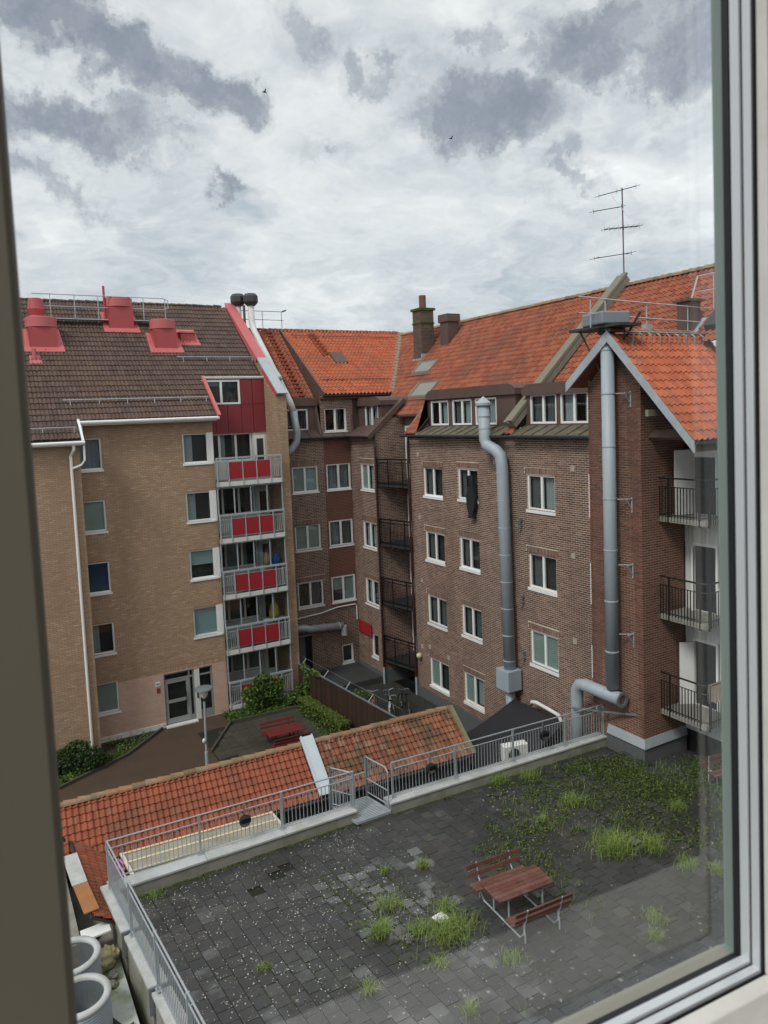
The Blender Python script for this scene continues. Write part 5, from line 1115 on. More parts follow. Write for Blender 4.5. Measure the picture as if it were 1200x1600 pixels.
# lower roof running towards us on the left
S2 = thing('side_roof', 'small tiled lean-to roof beside the left end of the terrace railing', 'shed', (2.4, 19.5, 0))
o2 = V((3.25, 17.6, 1.75)); d2 = V((-1.45, 0, .92)).normalized(); l2 = math.hypot(1.45, .92)
tile_roof(S2, o2, (0, 1, 0), d2, [(.35, 0), (3.45, 0), (4.1, l2), (.35, l2)], .172, .24, M['tile_s'], jit=.008, n_ind=60, amp=.95)
b = MB(); b.box(1.6, 3.3, 17.8, 21.3, 0, 1.7); b.build('wall', M['concrete'], S2)
b = MB(); b.beam((1.72, 19.35, 2.72), (1.66, 20.85, 2.72), .36, .03); b.build('white_flashing', M['capstone'], S2)
b = MB(); b.beam((1.82, 18.1, 2.70), (1.73, 19.33, 2.71), .34, .03); b.build('rusty_flashing', M['rust'], S2)
b = MB(); b.obox((1.85, 17.92, 2.3), (.32, .02, 0), (0, .2, 0), (0, 0, .02)); b.build('end_flashing', M['white'], S2)
b = MB(); b.beam((3.1, 20.95, 1.95), (1.5, 21.9, 2.75), .12, .05); b.build('valley', M['black'], S2)
b = MB(); b.box(-3, 1.5, 17.6, 21.2, 0, 2.35); tag(b.build('low_outbuilding', M['concrete']), 'low concrete outbuilding left of the tiled lean-to roof', 'outbuilding')
b = MB(); b.box(-4, 2.3, 1.5, 17.7, 0, 1.65); struct('flat_roof', b, M['bitumen'])
b = MB(); b.quad((.9, 10, 1.656), (1.85, 10, 1.656), (2.05, 15.4, 1.656), (1.6, 16.4, 1.656), (.9, 16.4, 1.656)); struct('dark_strip', b, mat('dark_brown_strip', (.05, .042, .04), .9))  # flat dark brown strip beside the duct mouths
for y, lab in ((17.15, 'wide ribbed metal duct mouth, the farther of two by the terrace wall'), (15.8, 'wide ribbed metal duct mouth, the nearer of two by the terrace wall')):
    x = 1.22; t = thing('duct_mouth', lab, 'ventilation duct', (x, y, 1.65), 'open duct mouths'); b = MB(); prof = []
    for i in range(14): prof += [(.60, i * .058), (.615, i * .058 + .02), (.60, i * .058 + .04)]
    b.lathe((x, y, 1.65), prof, 36); b.build('ribbed_wall', M['duct'], t)
    b = MB(); b.lathe((x, y, 2.45), [(.62, -.06), (.64, -.03), (.62, .02), (.52, .03), (.49, 0), (.49, -.05)], 36); b.build('rim', M['capstone'], t, True)
    b = MB(); b.lathe((x, y, 1.7), [(.5, .75), (.5, 0), (0, 0)], 36); b.build('lining', M['steel'], t)
def lumps(name, label, cat, c, r, mt, n, s=.5):
    b = MB()
    for i in range(n): b.ico((c[0] + rng.normal(0, r[0] * .4), c[1] + rng.normal(0, r[1] * .4), c[2] + abs(rng.normal(0, r[2] * .4))), [q * s * rng.uniform(.7, 1.2) for q in r], 4)
    o = b.build(name, mt, None, True, label, cat); tx = bpy.data.textures.new('lump', 'CLOUDS'); tx.noise_scale = .09; md = o.modifiers.new('rough', 'DISPLACE'); md.texture = tx; md.strength = .16; tx2 = bpy.data.textures.new('crumb', 'CLOUDS'); tx2.noise_scale = .035; m2 = o.modifiers.new('crumb', 'DISPLACE'); m2.texture = tx2; m2.strength = .07; m2.texture_coords = 'GLOBAL'; md.texture_coords = 'GLOBAL'
lumps('foam_lump', 'crumbling yellow foam lump on the mossy flat roof', 'foam', (1.98, 17.5, 1.72), (.40, .42, .38), M['foam'], 11)
lumps('rubble_lump', 'dark mossy rubble lump beside the yellow foam', 'rubble', (1.95, 16.85, 1.67), (.2, .25, .12), M['concrete'], 5)
b = MB(); b.beam((1.5, 17.6, 2.0), (2.0, 18.0, 2.25), .14, .1); tag(b.build('old_plank', M['dark']), 'short dark old plank behind the yellow foam', 'plank')
b = MB(); b.obox((1.98, 15.1, 1.68), (.22, -.1, 0), (.03, .09, 0), (0, 0, .03)); b.obox((2.12, 15.32, 1.678), (.06, .02, 0), (.02, .1, 0), (0, 0, .025)); tag(b.build('metal_scrap', M['dark']), 'small dark L-shaped scrap lying on the flat roof', 'scrap')
# beige corrugated canopy
C = thing('corrugated_canopy', 'beige corrugated canopy roof behind the left terrace railing', 'canopy', (5, 20.2, 0))
b = MB(); n = 44; q = []
A0, A1, B0, B1 = V((2.98, 21.0, 2.2)), V((7.3, 20.72, 2.2)), V((3.02, 19.25, 2.38)), V((7.2, 19.05, 2.38))
for i in range(n + 1):
    t = i / n; w = .022 * math.sin(i * math.pi / 2) ; q.append((A0.lerp(B0, t) + Z * w, A1.lerp(B1, t) + Z * w))
for (a, c), (e, g) in zip(q, q[1:]): b.quad(a, c, g, e)
b.build('sheet', M['canopy'], C)
for t in (.02, .36, .70, .99): b = MB(); b.beam(A0.lerp(B0, t) + Z * .035, A1.lerp(B1, t) + Z * .035, .075, .02); b.build('batten', mat('cream_batten', (.72, .60, .40), .6), C)
b = MB(); b.beam(A0.lerp(B0, 0) + Z * .03, B0 + Z * .04, .09, .06); b.beam(A1 + Z * .03, B1 + Z * .04, .06, .05); b.beam(B0 - Z * .05, B1 - Z * .05, .05, .12); b.build('edge_trim', mat('cream_trim', (.66, .62, .52), .6), C)
for p in (A0, A1, B0, B1): b = MB(); b.beam(p - Z * .1, V((p.x, p.y, 0)), .08, .08, up=(1, 0, 0)); b.build('post', M['dark'], C)
b = MB(); b.tube([(2.75, 20.6, 2.15), (2.85, 20.3, 2.25), (2.95, 20.5, 2.2), (2.9, 20.75, 2.2), (2.72, 20.75, 2.15), (2.7, 20.45, 2.2), (2.95, 20.25, 2.2)], .035, 6); tag(b.build('plastic_strap', M['magenta']), 'coiled pink plastic strap on the tiles by the canopy corner', 'strap')
# ================================================================== roof terrace
TU, TV = V((1, -.012, 0)), V((-.07, .9975, 0)); T0 = V((2.5, 18.6, 0))
b = MB(); b.prism([(2.5, 18.5, 2.36), (9.2, 18.5, 2.36), (18.62, 18.0, 2.36), (18.62, 16.3, 2.36), (20.65, 16.3, 2.36), (20.65, .9, 2.36), (3.6, .9, 2.36)], (0, 0, -.5)); T = struct('roof_terrace', b, M['joint']); ORG[T] = V((0, 0, 0))
b = MB(); b.prism([(2.6, 18.3, 1.85), (18.5, 17.8, 1.85), (20.6, 16.0, 1.85), (20.6, 1.0, 1.85), (3.7, 1.0, 1.85)], (0, 0, -3.4)); struct('terrace_base', b, M['plinth'])
pw = .345
def pmesh(w, g=.010):
    b = MB(); h = pw / 2 - g / 2; P = lambda u, v, z: TU * u + TV * v + Z * z
    b.add([P(-h, -h, -.05), P(h, -h, -.05), P(h, h, -.05), P(-h, h, -.05), P(-h, -h, -.004), P(h, -h, -.004), P(h, h, -.004), P(-h, h, -.004), P(-h + .003, -h + .003, 0), P(h - .003, -h + .003, 0), P(h - .003, h - .003, 0), P(-h + .003, h - .003, 0)],
          [(0, 4, 5, 1), (1, 5, 6, 2), (2, 6, 7, 3), (3, 7, 4, 0), (4, 8, 9, 5), (5, 9, 10, 6), (6, 10, 11, 7), (7, 11, 8, 4), (8, 11, 10, 9)]); return b
pb = pmesh(pw); pme = raw_mesh('paver', pb, M['paver'], False)
tpoly = [(2.62, 18.5), (9.2, 18.5), (18.55, 17.95), (18.55, 16.25), (20.6, 16.25), (20.6, 8.0), (3.2, 8.0)]
pts = []
for i in range(-2, 58):
    for j in range(0, 34):
        c = T0 + TU * ((i + .5) * pw) - TV * ((j + .25 + .5 * (i % 2)) * pw)
        if not inpoly(tpoly, c.x, c.y): continue
        if (abs(c.x - 6.45) < .36 and abs(c.y - 17.45) < .2 and (i + j) % 2) or (abs(c.x - 5.5) < .18 and abs(c.y - 17.25) < .18): continue
        pts.append(c + Z * 2.4)
PA = np.array([tuple(p) for p in pts]); dn = np.linalg.norm(PA - np.array([0, 0, CAMZ]), axis=1); ind = np.zeros(len(PA), bool)
for i in np.argsort(dn):
    if ind.sum() >= 300: break
    x, y, z = px(PA[i])
    if .17 < x < .94 and y < 1.0: ind[i] = True
def pmat(p): return Matrix.Translation(V(p) + Z * rng.normal(0, .003)) @ Matrix.Rotation(rng.normal(0, .006), 4, 'X') @ Matrix.Rotation(rng.normal(0, .006), 4, 'Y') @ Matrix.Rotation(rng.normal(0, .006), 4, 'Z')
for i in np.where(ind)[0]: piece('paver', pme, pmat(PA[i]), T)
tv = np.array([tuple(v) for v in pb.v]); out = []
for p in PA[~ind]:
    mm = np.array(pmat(p)); out.append(tv @ mm[:3, :3].T + mm[:3, 3])
out = np.array(out); F = (np.arange(len(out)) * len(tv))[:, None, None] + np.array(pb.f)[None]; mesh_fast('pavers', out.reshape(-1, 3), F.reshape(-1, 4), M['paver'], T, 'stuff')
# parapets
PW = thing('front_parapet', 'low concrete parapet with pale coping along the far edge of the terrace', 'parapet', (10, 18.5, 0))
def para(x0, y0, x1, y1, h=2.75, w=.42, n=3):
    for i in range(n):
        a, c = V((x0 + (x1 - x0) * i / n, y0 + (y1 - y0) * i / n, 0)), V((x0 + (x1 - x0) * (i + .995) / n, y0 + (y1 - y0) * (i + .995) / n, 0)); s = Y_ * w
        b = MB(); b.prism([a - Y_ * .03 + Z * h, c - Y_ * .03 + Z * h, c + s + Z * h, a + s + Z * h], (0, 0, -.05)); b.build('coping_slab', M['capstone'], PW)
    a, c = V((x0, y0, 1.9)), V((x1, y1, 1.9)); b = MB(); b.prism([a, c, c + Y_ * (w - .04), a + Y_ * (w - .04)], (0, 0, h - 1.95)); b.build('parapet_wall', M['concrete'], PW)
para(2.55, 18.57, 9.12, 18.5); para(10.12, 18.3, 18.58, 17.97, n=4)
b = MB(); b.box(9.12, 10.12, 18.28, 18.5, 2.2, 2.46); b.build('threshold', M['coping'], PW)
LW = thing('side_parapet', 'stepped concrete parapet with pale caps down the left side of the terrace', 'parapet', (2.5, 12, 0))
lx = lambda y: 2.37 + (18.98 - y) * .072
for i, (y0, y1) in enumerate(((19.15, 17.1), (17.0, 15.1), (15.0, 13.1), (13.0, 11.1), (11.0, 9.0), (8.9, 5), (4.9, .9))):
    z = 2.6 - .05 * i; s = .03 * i
    b = MB(); b.prism([(lx(y0) - .2 + s, y0, z), (lx(y0) + .2 + s, y0, z), (lx(y1) + .2 + s, y1, z), (lx(y1) - .2 + s, y1, z)], (0, 0, -.08)); c_ = b.build('cap', M['capstone'], LW)
    b = MB(); b.prism([(lx(y0) - .14 + s, y0, z - .082), (lx(y0) + .16 + s, y0, z - .082), (lx(y1) + .16 + s, y1, z - .082), (lx(y1) - .14 + s, y1, z - .082)], (0, 0, -1.4)); b.build('panel', M['concrete'], LW)
    b = MB(); b.prism([(lx(y1) - .21 + s, y1 - .004, z + .004), (lx(y1) + .19 + s, y1 - .004, z + .004), (lx(y1) + .19 + s, y1 - .05, z + .004), (lx(y1) - .21 + s, y1 - .05, z + .004)], (0, 0, -.6)); b.build('end_plate', M['steel'], LW)
# railings
bal = MB(); bal.box(-.008, .008, -.008, .008, 0, 1); bme = raw_mesh('baluster', bal, M['rail'])
def railing(label, runs, group=None, ztop=3.82, z0=2.75, mid=.2, foot=.1, posts=True):
    a0 = V(runs[0][0]); t = thing('terrace_railing', label, 'railing', (a0.x, a0.y, z0), group)
    for A, B, ps in runs:
        A, B = V(A), V(B); d = (B - A); ln_ = d.length; u = d.normalized()
        b = MB(); b.tube([A + Z * ztop, B + Z * ztop], .022, 8); b.build('top_rail', M['rail'], t)
        b = MB(); b.tube([A + Z * (ztop - mid), B + Z * (ztop - mid)], .018, 8); b.build('upper_rail', M['rail'], t); b = MB(); b.beam(A + Z * (z0 + foot), B + Z * (z0 + foot), .03, .02); b.build('bottom_rail', M['rail'], t)
        for p in ps: q = A + u * p; b = MB(); b.beam(q + Z * (z0 - .02), q + Z * (ztop + .01), .07, .05, up=tuple(u)); b.beam(q + Z * (z0 + .01) - u * .08, q + Z * (z0 + .01) + u * .08, .12, .02); b.build('post', M['rail'], t)
        n = int(ln_ / .112); Sx = Matrix.Diagonal((1, 1, ztop - mid - z0 - foot, 1))
        for i in range(1, n):
            q = A + u * (ln_ * i / n)
            x, y, _ = px(q + Z * 3.3)
            if y > 1.06 or y < 0: continue
            piece('baluster', bme, Matrix.Translation(q + Z * (z0 + foot)) @ Sx, t)
    return t
railing('galvanised bar railing along the terrace edge, left of the gate', [((2.38, 18.95, 0), (9.15, 18.72, 0), [0, 2.27, 4.56, 6.75])])
railing('galvanised bar railing along the terrace edge, right of the gate', [((10.35, 18.55, 0), (18.62, 18.12, 0), [0, 2.2, 4.4, 6.55, 8.25])])
railing('galvanised bar railing running towards us down the left side of the terrace', [((2.37, 18.93, 0), (3.57, 2.0, 0), [0, 2.0, 4.0, 6.0, 8.0, 10.0, 12, 14])], z0=2.55)
G = thing('terrace_gate', 'galvanised gate landing with grating and rounded side rails at the terrace gap', 'gate', (9.5, 18.9, 2.4))
b = MB(); Q = [V((9.0, 18.28, 2.5)), V((10.1, 18.28, 2.5)), V((9.92, 19.4, 2.5)), V((8.75, 19.4, 2.5))]
for p, q in zip(Q, Q[1:] + Q[:1]): b.beam(p, q, .04, .08)
b.build('landing_frame', M['galv'], G)
for i in range(14): t = (i + .5) / 14; b = MB(); b.beam(Q[0].lerp(Q[3], t), Q[1].lerp(Q[2], t), .05, .02); b.build('grating_bar', M['galv'], G)
def gpanel(A, B, top, z0=2.55):
    A, B = V(A), V(B); b = MB(); P = [A + Z * z0, A + Z * (top - .12), A.lerp(B, .1) + Z * top, B + Z * top, B + Z * z0]; b.tube(P, .022, 8); b.tube([A + Z * (z0 + .12), B + Z * (z0 + .12)], .018, 6); b.tube([A + Z * (z0 + .55), B + Z * (z0 + .55)], .016, 6); p = b.build('gate_panel', M['rail'], G)
    b = MB(); b.beam(B + Z * (z0 - .1), B + Z * (top + .03), .07, .06); b.build('post', M['steel'], p)
    b = MB()
    for i in range(1, 9): q = A.lerp(B, i / 9); b.beam(q + Z * (z0 + .1), q + Z * (top - (.04 if i > 1 else .1)), .014, .014)
    b.build('bars', M['rail'], p)
gpanel((9.1, 18.75, 0), (8.72, 19.4, 0), 3.78); gpanel((10.1, 18.38, 0), (9.93, 19.42, 0), 3.78)
b = MB(); b.tube([(8.72, 19.4, 3.3), (9.93, 19.42, 3.3)], .02, 6)
for i in range(1, 9): b.beam((8.72 + 1.21 * i / 9, 19.41, 2.5), (8.72 + 1.21 * i / 9, 19.41, 3.3), .014, .014)
b.build('back_rail', M['rail'], G)
for x, y, z, lab in ((5.85, 18.78, 3.36, 'round black bulkhead lamp on the railing over the canopy'), (11.62, 18.44, 3.36, 'round black bulkhead lamp on the railing just right of the gate'), (15.93, 18.22, 3.38, 'round black bulkhead lamp on the railing before the black awning')):
    t = thing('railing_lamp', lab, 'lamp', (x, y, z), 'bulkhead lamps on the railing'); b = MB(); b.lathe((x, y - .03, z), [(0, -.02), (.14, -.02), (.16, 0), (.16, .06), (.13, .09)], 22, axis=nS); b.build('housing', M['black'], t)
    b = MB(); b.lathe((x, y - .03, z), [(.13, .085), (.09, .12), (0, .13)], 20, axis=nS); b.build('lens', mat('grey_lens', (.16, .17, .16), .3), t); b = MB(); b.obox((x, y - .15, z + .07), (.13, 0, 0), (0, .02, .02), (0, -.012, .07)); b.build('hood', M['black'], t); b = MB(); b.beam((x, y, z + .1), (x, y, z + .42), .03, .03, up=(0, 1, 0)); b.build('bracket', M['steel'], t)
# things in the sunken yard
TP = thing('awning', 'black fabric awning by the brick wall behind the terrace railing', 'awning', (17, 21.8, -1.5)); b = MB(); n = 8
a0, a1, c1, c0 = V((15.25, 22.8, 1.55)), V((18.55, 22.9, 2.5)), V((18.95, 20.5, 2.25)), V((15.4, 20.2, .9))
for i in range(n):
    for j in range(n): f = lambda s, t: a0.lerp(a1, s).lerp(c0.lerp(c1, s), t) - Z * .16 * math.sin(math.pi * s) * (.6 + .4 * t); b.quad(f(i / n, j / n), f((i + 1) / n, j / n), f((i + 1) / n, (j + 1) / n), f(i / n, (j + 1) / n))
b.build('fabric', M['tarp'], TP)
b = MB(); b.prism([a0, c0, (15.4, 20.2, -1.0), (15.25, 22.8, -1.0)], (.02, 0, 0)); b.build('side_curtain', M['tarp'], TP)
for p in (a0, a1, c1, c0): b = MB(); b.tube([p, (p.x, p.y, -1.5)], .03, 6); b.build('pole', M['dark'], TP)
b = MB(); b.tube([(18.8, 22.15, 2.45), (18.72, 22.0, 2.62), (18.75, 21.75, 2.66), (18.85, 21.1, 2.55), (18.95, 20.75, 2.45), (18.97, 20.6, 2.2), (18.97, 20.7, 1.9)], .075, 8); tag(b.build('flexible_pipe', M['offwhite'], None, True), 'white flexible pipe draped over the black awning', 'pipe')
AC = thing('air_conditioner', 'white outdoor air conditioning unit seen through the railing', 'air conditioner', (16.2, 20.05, -1.5)); b = MB(); b.obox((16.2, 20.05, 2.02), (.45, -.1, 0), (.04, .17, 0), (0, 0, .3)); b.build('casing', M['white'], AC, bevel=.02); b = MB(); b.lathe((16.05, 19.88, 2.02), [(.22, 0), (.22, .02), (0, .03)], 18, axis=(-.2, -1, 0)); b.build('fan_grille', M['dark'], AC); b = MB(); b.box(15.85, 15.9, 20.0, 20.1, -1.5, 1.72); b.box(16.5, 16.55, 19.95, 20.05, -1.5, 1.72); b.build('stand', M['steel'], AC)
# terrace furniture
picnic('red-brown slatted picnic table with two attached backrest benches on the terrace', (10.45, 12.95, 2.405), math.radians(-3.5), 1.55, M['wood_t'], M['galv'], (1, -1))
B2 = thing('bench', 'red-brown slatted bench half hidden by the window frame', 'bench', (19.8, 14.6, 2.4))
for i in range(2): b = MB(); b.beam((18.95, 14.45, 3.02 + .17 * i), (20.4, 14.2, 3.02 + .17 * i), .03, .11); b.build('back_plank', M['wood_t'], B2)
for i in range(3): b = MB(); b.beam((18.95, 14.22 - .11 * i, 2.85), (20.4, 13.97 - .11 * i, 2.85), .1, .035); b.build('seat_plank', M['wood_t'], B2)
for x, y in ((19.2, 14.4), (20.2, 14.23)): b = MB(); b.tube([(x, y, 2.4), (x, y, 3.25)], .02, 8); b.tube([(x, y - .05, 2.84), (x - .02, y - .3, 2.7), (x - .02, y - .32, 2.4)], .02, 8); b.build('leg', M['galv'], B2)
for x, y, lab, mt in ((8.78, 13.7, 'white square drain cover among grass on the terrace', M['white']), (14.8, 13.43, 'grey square drain cover in the big grass clump', M['steel'])):
    t = thing('drain_cover', lab, 'drain cover', (x, y, 2.4)); b = MB(); b.obox((x, y, 2.47), (.15, .03, 0), (-.03, .15, 0), (0, 0, .02)); b.build('lid', mt, t, bevel=.01); b = MB(); b.obox((x, y, 2.425), (.12, .02, 0), (-.02, .12, 0), (0, 0, .022)); b.build('collar', M['dark'], t)
# weeds, moss and grass
def tuft(x, y, r, h, n, label, dens=1.0):
    t = thing('grass_tuft', label, 'grass tuft', (x, y, 2.395), 'grass tufts in the paving'); a = rng.normal(0, .45, (n, 2)) * r
    blades('blades', M['grass'], np.stack([x + a[:, 0], y + a[:, 1] * .8, np.full(n, 2.39)], 1), h * 1.1, 1.25, t, w=.012)
TF = [(8.75, 13.25, .75, .40, 700, 'broad grass clump in front of the white drain cover'), (9.05, 13.95, .3, .35, 160, 'grass behind the white drain cover, toward the table'), (7.35, 14.05, .28, .42, 240, 'bright upright grass tuft left of the white drain cover'), (8.15, 13.65, .3, .34, 150, 'grass between the upright tuft and the white drain cover'),
      (8.0, 14.75, .34, .36, 170, 'loose grass tuft behind the white drain cover'), (4.75, 14.5, .2, .2, 90, 'small lone grass tuft near the left railing'), (9.55, 15.7, .18, .26, 150, 'small round grass tuft behind the picnic table, left'), (8.55, 15.95, .1, .32, 50, 'thin upright grass sprig left of the round tuft'),
      (14.2, 13.5, .75, .5, 800, 'large arching grass clump around the grey drain cover'), (15.0, 12.95, .4, .5, 260, 'arching grass clump right of the grey drain cover'), (13.45, 15.55, .16, .34, 80, 'small grass tuft in the middle of the weedy paving'), (14.9, 15.8, .38, .42, 230, 'grass clump between the railing and the grey drain cover'),
      (13.9, 18.0, .35, .42, 300, 'bushy grass tuft against the far parapet'), (14.9, 17.75, .4, .36, 180, 'low grass tuft along the parapet, right of the bushy one'), (6.35, 12.75, .22, .3, 120, 'grass tuft at the bottom of the terrace, left'), (7.8, 11.2, .2, .32, 110, 'grass tuft at the very bottom of the terrace'),
      (9.35, 11.85, .35, .22, 160, 'sprawling pale grass tuft in front of the near bench'), (12.4, 10.65, .2, .32, 110, 'grass tuft near the window sill, right'), (12.85, 11.0, .35, .36, 120, 'sparse upright grass blades above the sill tuft'), (15.1, 12.0, .3, .4, 150, 'grass tuft at the edge of the glass reflection'), (15.5, 11.4, .3, .38, 140, 'tall grass beside the right window frame'), (17.2, 13.95, .3, .34, 170, 'grass tuft under the right balconies'), (3.3, 18.35, .35, .18, 160, 'low green tuft in the far left corner of the terrace'), (8.0, 12.6, .3, .26, 110, 'pale grass tuft below the broad clump')]
for x, y, r, h, n, lab in TF: tuft(x, y, r * .88, h * .82, n, lab)
from mathutils import noise as mn
def wpts(n, poly, z, thr=.0, sc_=.55, zs=.05):
    out = []; xs, ys = [p[0] for p in poly], [p[1] for p in poly]
    while len(out) < n:
        x, y = rng.uniform(min(xs), max(xs)), rng.uniform(min(ys), max(ys))
        if inpoly(poly, x, y) and mn.noise((x * sc_, y * sc_, 3.3)) + .5 * mn.noise((x * 2.1, y * 2.1, 9.)) > thr + rng.normal(0, .12): out.append((x, y, z + abs(rng.normal(0, zs))))
    return np.array(out)
def jpts(n, poly, thr):                   # points along the paving joints
    p = wpts(n, poly, 2.4, thr, .4, .012); q = []
    for x, y, z in p:
        r = V((x, y, 0)) - T0; v = -r.y / .9975; u = r.x - v * .07
        if rng.random() < .5: u = round(u / pw) * pw + rng.normal(0, .012)
        else: i = int(u // pw); o_ = .25 + .5 * (i % 2) - .5; v = (round(v / pw - o_) + o_) * pw + rng.normal(0, .012)
        c = T0 + TU * u - TV * v; q.append((c.x, c.y, z))
    return np.array(q)
wp = [(13.0, 17.9), (18.3, 17.7), (18.3, 16.3), (20.4, 16.0), (20.4, 11.5), (17, 11.5), (14.5, 14.2), (12.6, 15.5)]
leaves('weeds', M['weed'], np.concatenate([wpts(5200, wp, 2.405, -.02, .55, .03), jpts(7000, wp, -.05) + np.array([0, 0, .02]), wpts(6500, [(16.0, 17.6), (18.4, 17.4), (20.3, 16.0), (20.3, 14.0), (17, 14.0)], 2.41, -.25, .5, .08), wpts(1200, [(11.0, 17.5), (13, 17.8), (13, 13), (11, 13.8)], 2.41, .05), wpts(260, [(7.5, 14.8), (9.6, 14.8), (9.6, 12.6), (7.5, 12.6)], 2.41, .0)]), .043, kind='stuff', label='low weeds spreading over the far right of the terrace', up=.8)
leaves('moss', M['moss'], np.concatenate([jpts(3400, [(6.8, 16.8), (12.5, 17.5), (12.5, 12.0), (6.8, 12.0)], .02), jpts(3200, [(12.0, 17.9), (20.2, 16), (20.2, 9), (12.0, 9)], -.15), jpts(500, [(3.2, 14.5), (6.5, 15), (6.5, 9.5), (3.5, 9.5)], .1), np.stack([rng.uniform(2.7, 9.1, 1600), 18.5 - np.abs(rng.normal(0, .07, 1600)), np.full(1600, 2.41)], 1), np.stack([(xx := rng.uniform(10.2, 18.5, 1600)), 18.28 - (xx - 10.2) * .039 - np.abs(rng.normal(0, .06, 1600)), np.full(1600, 2.41)], 1)]), .035, kind='stuff', label='moss in the paving joints and along the parapet', asp=1.1, up=1.5)
blades('stray_grass', M['grass'], np.concatenate([wpts(1500, wp, 2.4, 0, .6, .0), jpts(350, [(7, 16), (12.5, 16), (12.5, 10), (7, 10)], .1)]), .22, .8, None, w=.010)
tag(bpy.data.objects['stray_grass'], 'stray grass blades among the terrace weeds', kind='stuff')
lit = np.concatenate([wpts(800, [(2.9, 18.4), (20, 17.5), (20, 9), (3.4, 9)], 2.404, -.05, .35, .003), wpts(1300, [(2.9, 18.4), (9, 18.4), (9, 13), (3.2, 13)], 2.404, -.2, .5, .003)])
leaves('litter', mat('pale_litter', (.36, .34, .28), .8, ramp=[(0, (.3, .26, .18)), (.4, (.45, .44, .40)), (1, (.62, .62, .59))]), lit, .03, kind='stuff', label='pale leaf litter specks strewn over the pavers', asp=1.2, up=3)
# birds
for (x, y, z), lab in (((-2 + 18.0, 40.0, 32.2), 'tiny dark bird high in the middle of the sky'), ((28.5, 40.0, 31.5), 'tiny dark bird over the biggest grey cloud')):
    t = thing('bird', lab, 'bird', (x, y, z)); b = MB(); b.tube([(x - .14, y, z), (x, y, z + .02), (x + .14, y, z)], [.01, .045, .01], 6); b.build('body', M['black'], t)
    b = MB(); b.quad((x - .05, y, z), (x + .05, y, z), (x + .02, y - .26, z + .1), (x - .03, y - .26, z + .1)); b.quad((x - .05, y, z), (x + .05, y, z), (x + .02, y + .26, z + .12), (x - .03, y + .26, z + .12)); b.build('wings', M['black'], t)
# ================================================================== the room we look out of and its window
WD, WN = V((.99710, -.07613, 0)), V((.07613, .99710, 0))
RO = lambda a, d, z: V((0, 0, CAMZ)) + WD * a + WN * d + Z * z
LEAN = -.0155      # the frame stands a touch out of plumb
def wbox(b, a0, a1, d0, d1, z0, z1): return b.obox(RO((a0 + a1) / 2 + LEAN * (z0 + z1) / 2, (d0 + d1) / 2, (z0 + z1) / 2), WD * ((a1 - a0) / 2), WN * ((d1 - d0) / 2), (Z + WD * LEAN) * ((z1 - z0) / 2))
M['roomwall'] = mat('darkened_room_wall', (.03, .028, .026), .95, var=.05, spec=0)  # darkened in colour so the open room's walls barely show in the pane
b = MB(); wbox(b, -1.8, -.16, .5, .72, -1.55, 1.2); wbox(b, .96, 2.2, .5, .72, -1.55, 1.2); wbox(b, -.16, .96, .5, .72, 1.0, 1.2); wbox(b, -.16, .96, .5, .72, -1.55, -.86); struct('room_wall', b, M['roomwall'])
b = MB(); wbox(b, 2.2, 2.3, -3, .5, -1.55, 3.7); wbox(b, -1.9, 2.3, -3.1, -3, -1.55, 3.7); struct('raised_room_wall', b, M['roomwall'])  # unseen walls, raised to keep sky out of the pane's reflection
b = MB(); wbox(b, -1.9, 2.3, -3.1, .72, -1.6, -1.55); struct('room_floor', b, mat('dark_oak_floor', (.03, .02, .014), .9, spec=0))  # ceiling and left wall left out so sky lights the frame
b = MB(); wbox(b, -9, 24, .5, .9, -11.7, -1.6); wbox(b, -9, -1.9, .5, .74, -1.6, 1.3); wbox(b, 2.3, 24, .5, .74, -1.6, 1.3); wbox(b, -9, 24, .5, .74, 1.3, 3.6); struct('host_house_wall', b, M['plaster'])
WF = thing('window_frame', 'white framed window we look out through, with metal glazing strips', 'window', RO(.35, .55, -.7))
def ring(name, ap, zp, wa, wz, d0, d1, mt, zt=.80, bev=.0006):
    """right upright, bottom and top bars of one layer of the frame; ap, zp: where its far inner edge stands, measured in the plane .55 m away"""
    a1, zb = ap * d1 / .55, zp * d1 / .55
    b = MB(); wbox(b, a1, a1 + wa, d0, d1, zb - wz, zt); wbox(b, -.1, a1 + .0005, d0 + .0003, d1 - .0003, zb - wz, zb); wbox(b, -.1, a1 + .0005, d0 + .0003, d1 - .0003, zt - wz, zt); return b.build(name, mt, WF, bevel=bev)
M['fr_green'] = mat('grey_green_frame', (.33, .40, .365), .6, var=.08, scale=12, bump=.1)
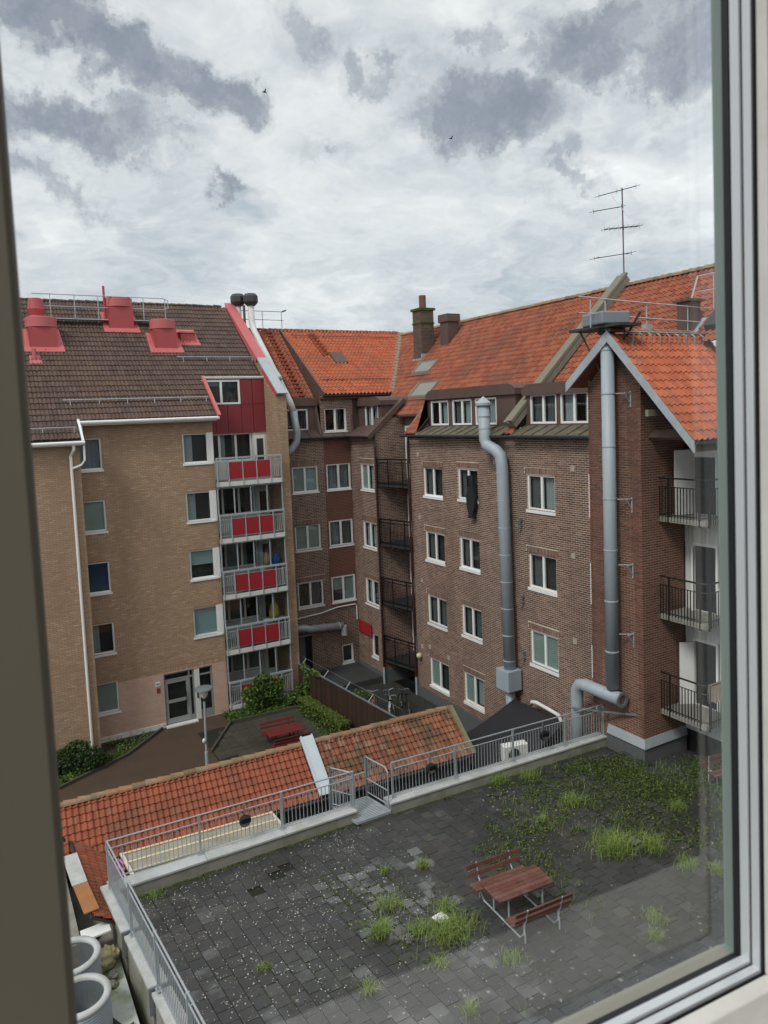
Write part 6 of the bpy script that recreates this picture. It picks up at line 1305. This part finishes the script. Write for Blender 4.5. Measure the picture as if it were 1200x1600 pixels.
M['fr_alu'] = mat('window_aluminium', (.66, .70, .73), .35, .2, var=.1, scale=30, streak=20)
M['fr_white'] = mat('window_white', (.72, .71, .67), .4, var=.05, scale=8, bump=.05, bscale=90, dirt=(.56, .54, .48), dscale=9, damt=.35)
M['gasket'] = mat('rubber_gasket', (.010, .011, .014), .6)
ring('outer_frame', .641, -.596, .06, .06, .583, .60, M['fr_green'])
ring('gasket', .655, -.612, .05, .05, .572, .580, M['gasket'])
ring('glazing_bar', .6665, -.620, .05, .05, .560, .571, M['fr_alu'])
ring('gasket', .6825, -.636, .05, .05, .5585, .5595, M['gasket'])
ring('glazing_bar', .6845, -.638, .05, .05, .548, .558, M['fr_alu'])
ring('gasket', .6985, -.653, .05, .05, .545, .547, M['gasket'])
a1, zb = .7045 * .544 / .55, -.657 * .544 / .55
b = MB(); wbox(b, a1, a1 + .06, .531, .544, zb, .8); wbox(b, -.1, a1 + .1, .524, .5435, zb - .05, zb); wbox(b, -.1, a1, .531, .5435, .76, .8); b.build('sash', M['fr_white'], WF, bevel=.002)
b = MB(); wbox(b, -.1, .69, .5825, .5995, -.70, -.596 * .60 / .55 + .001); b.build('bottom_board', mat('weathered_beige_paint', (.42, .40, .34), .7, var=.12, scale=14, bump=.1), WF)
M['fr_stile_shade'] = mat('shaded_stile_olive', (.20, .18, .135), .6, var=.04)  # the stile's shade is put into this olive-brown base colour
LEAN = 0; b = MB(); wbox(b, -.158, -.002, .47, .70, -.74, .85); b.build('stile', M['fr_stile_shade'], WF, bevel=.004)
b = MB(); wbox(b, .757, .955, .535, .56, -.85, 1.0); wbox(b, -.158, .757, .535, .56, .861, 1.0); wbox(b, -.158, .757, .535, .56, -.85, -.72); b.build('casing', M['fr_white'], WF)
LEAN = -.0155; b = MB(); wbox(b, -.06, .74, .5812, .5826, -.72, .80); b.build('pane', glass_mat('room_window_glass', (.97, .985, .98), .06, .94), WF)
b = MB(); wbox(b, -.30, 1.0, .365, .523, -.745, -.70); b.build('sill', mat('white_sill', (.80, .79, .76), .5, var=.06), WF, bevel=.004)
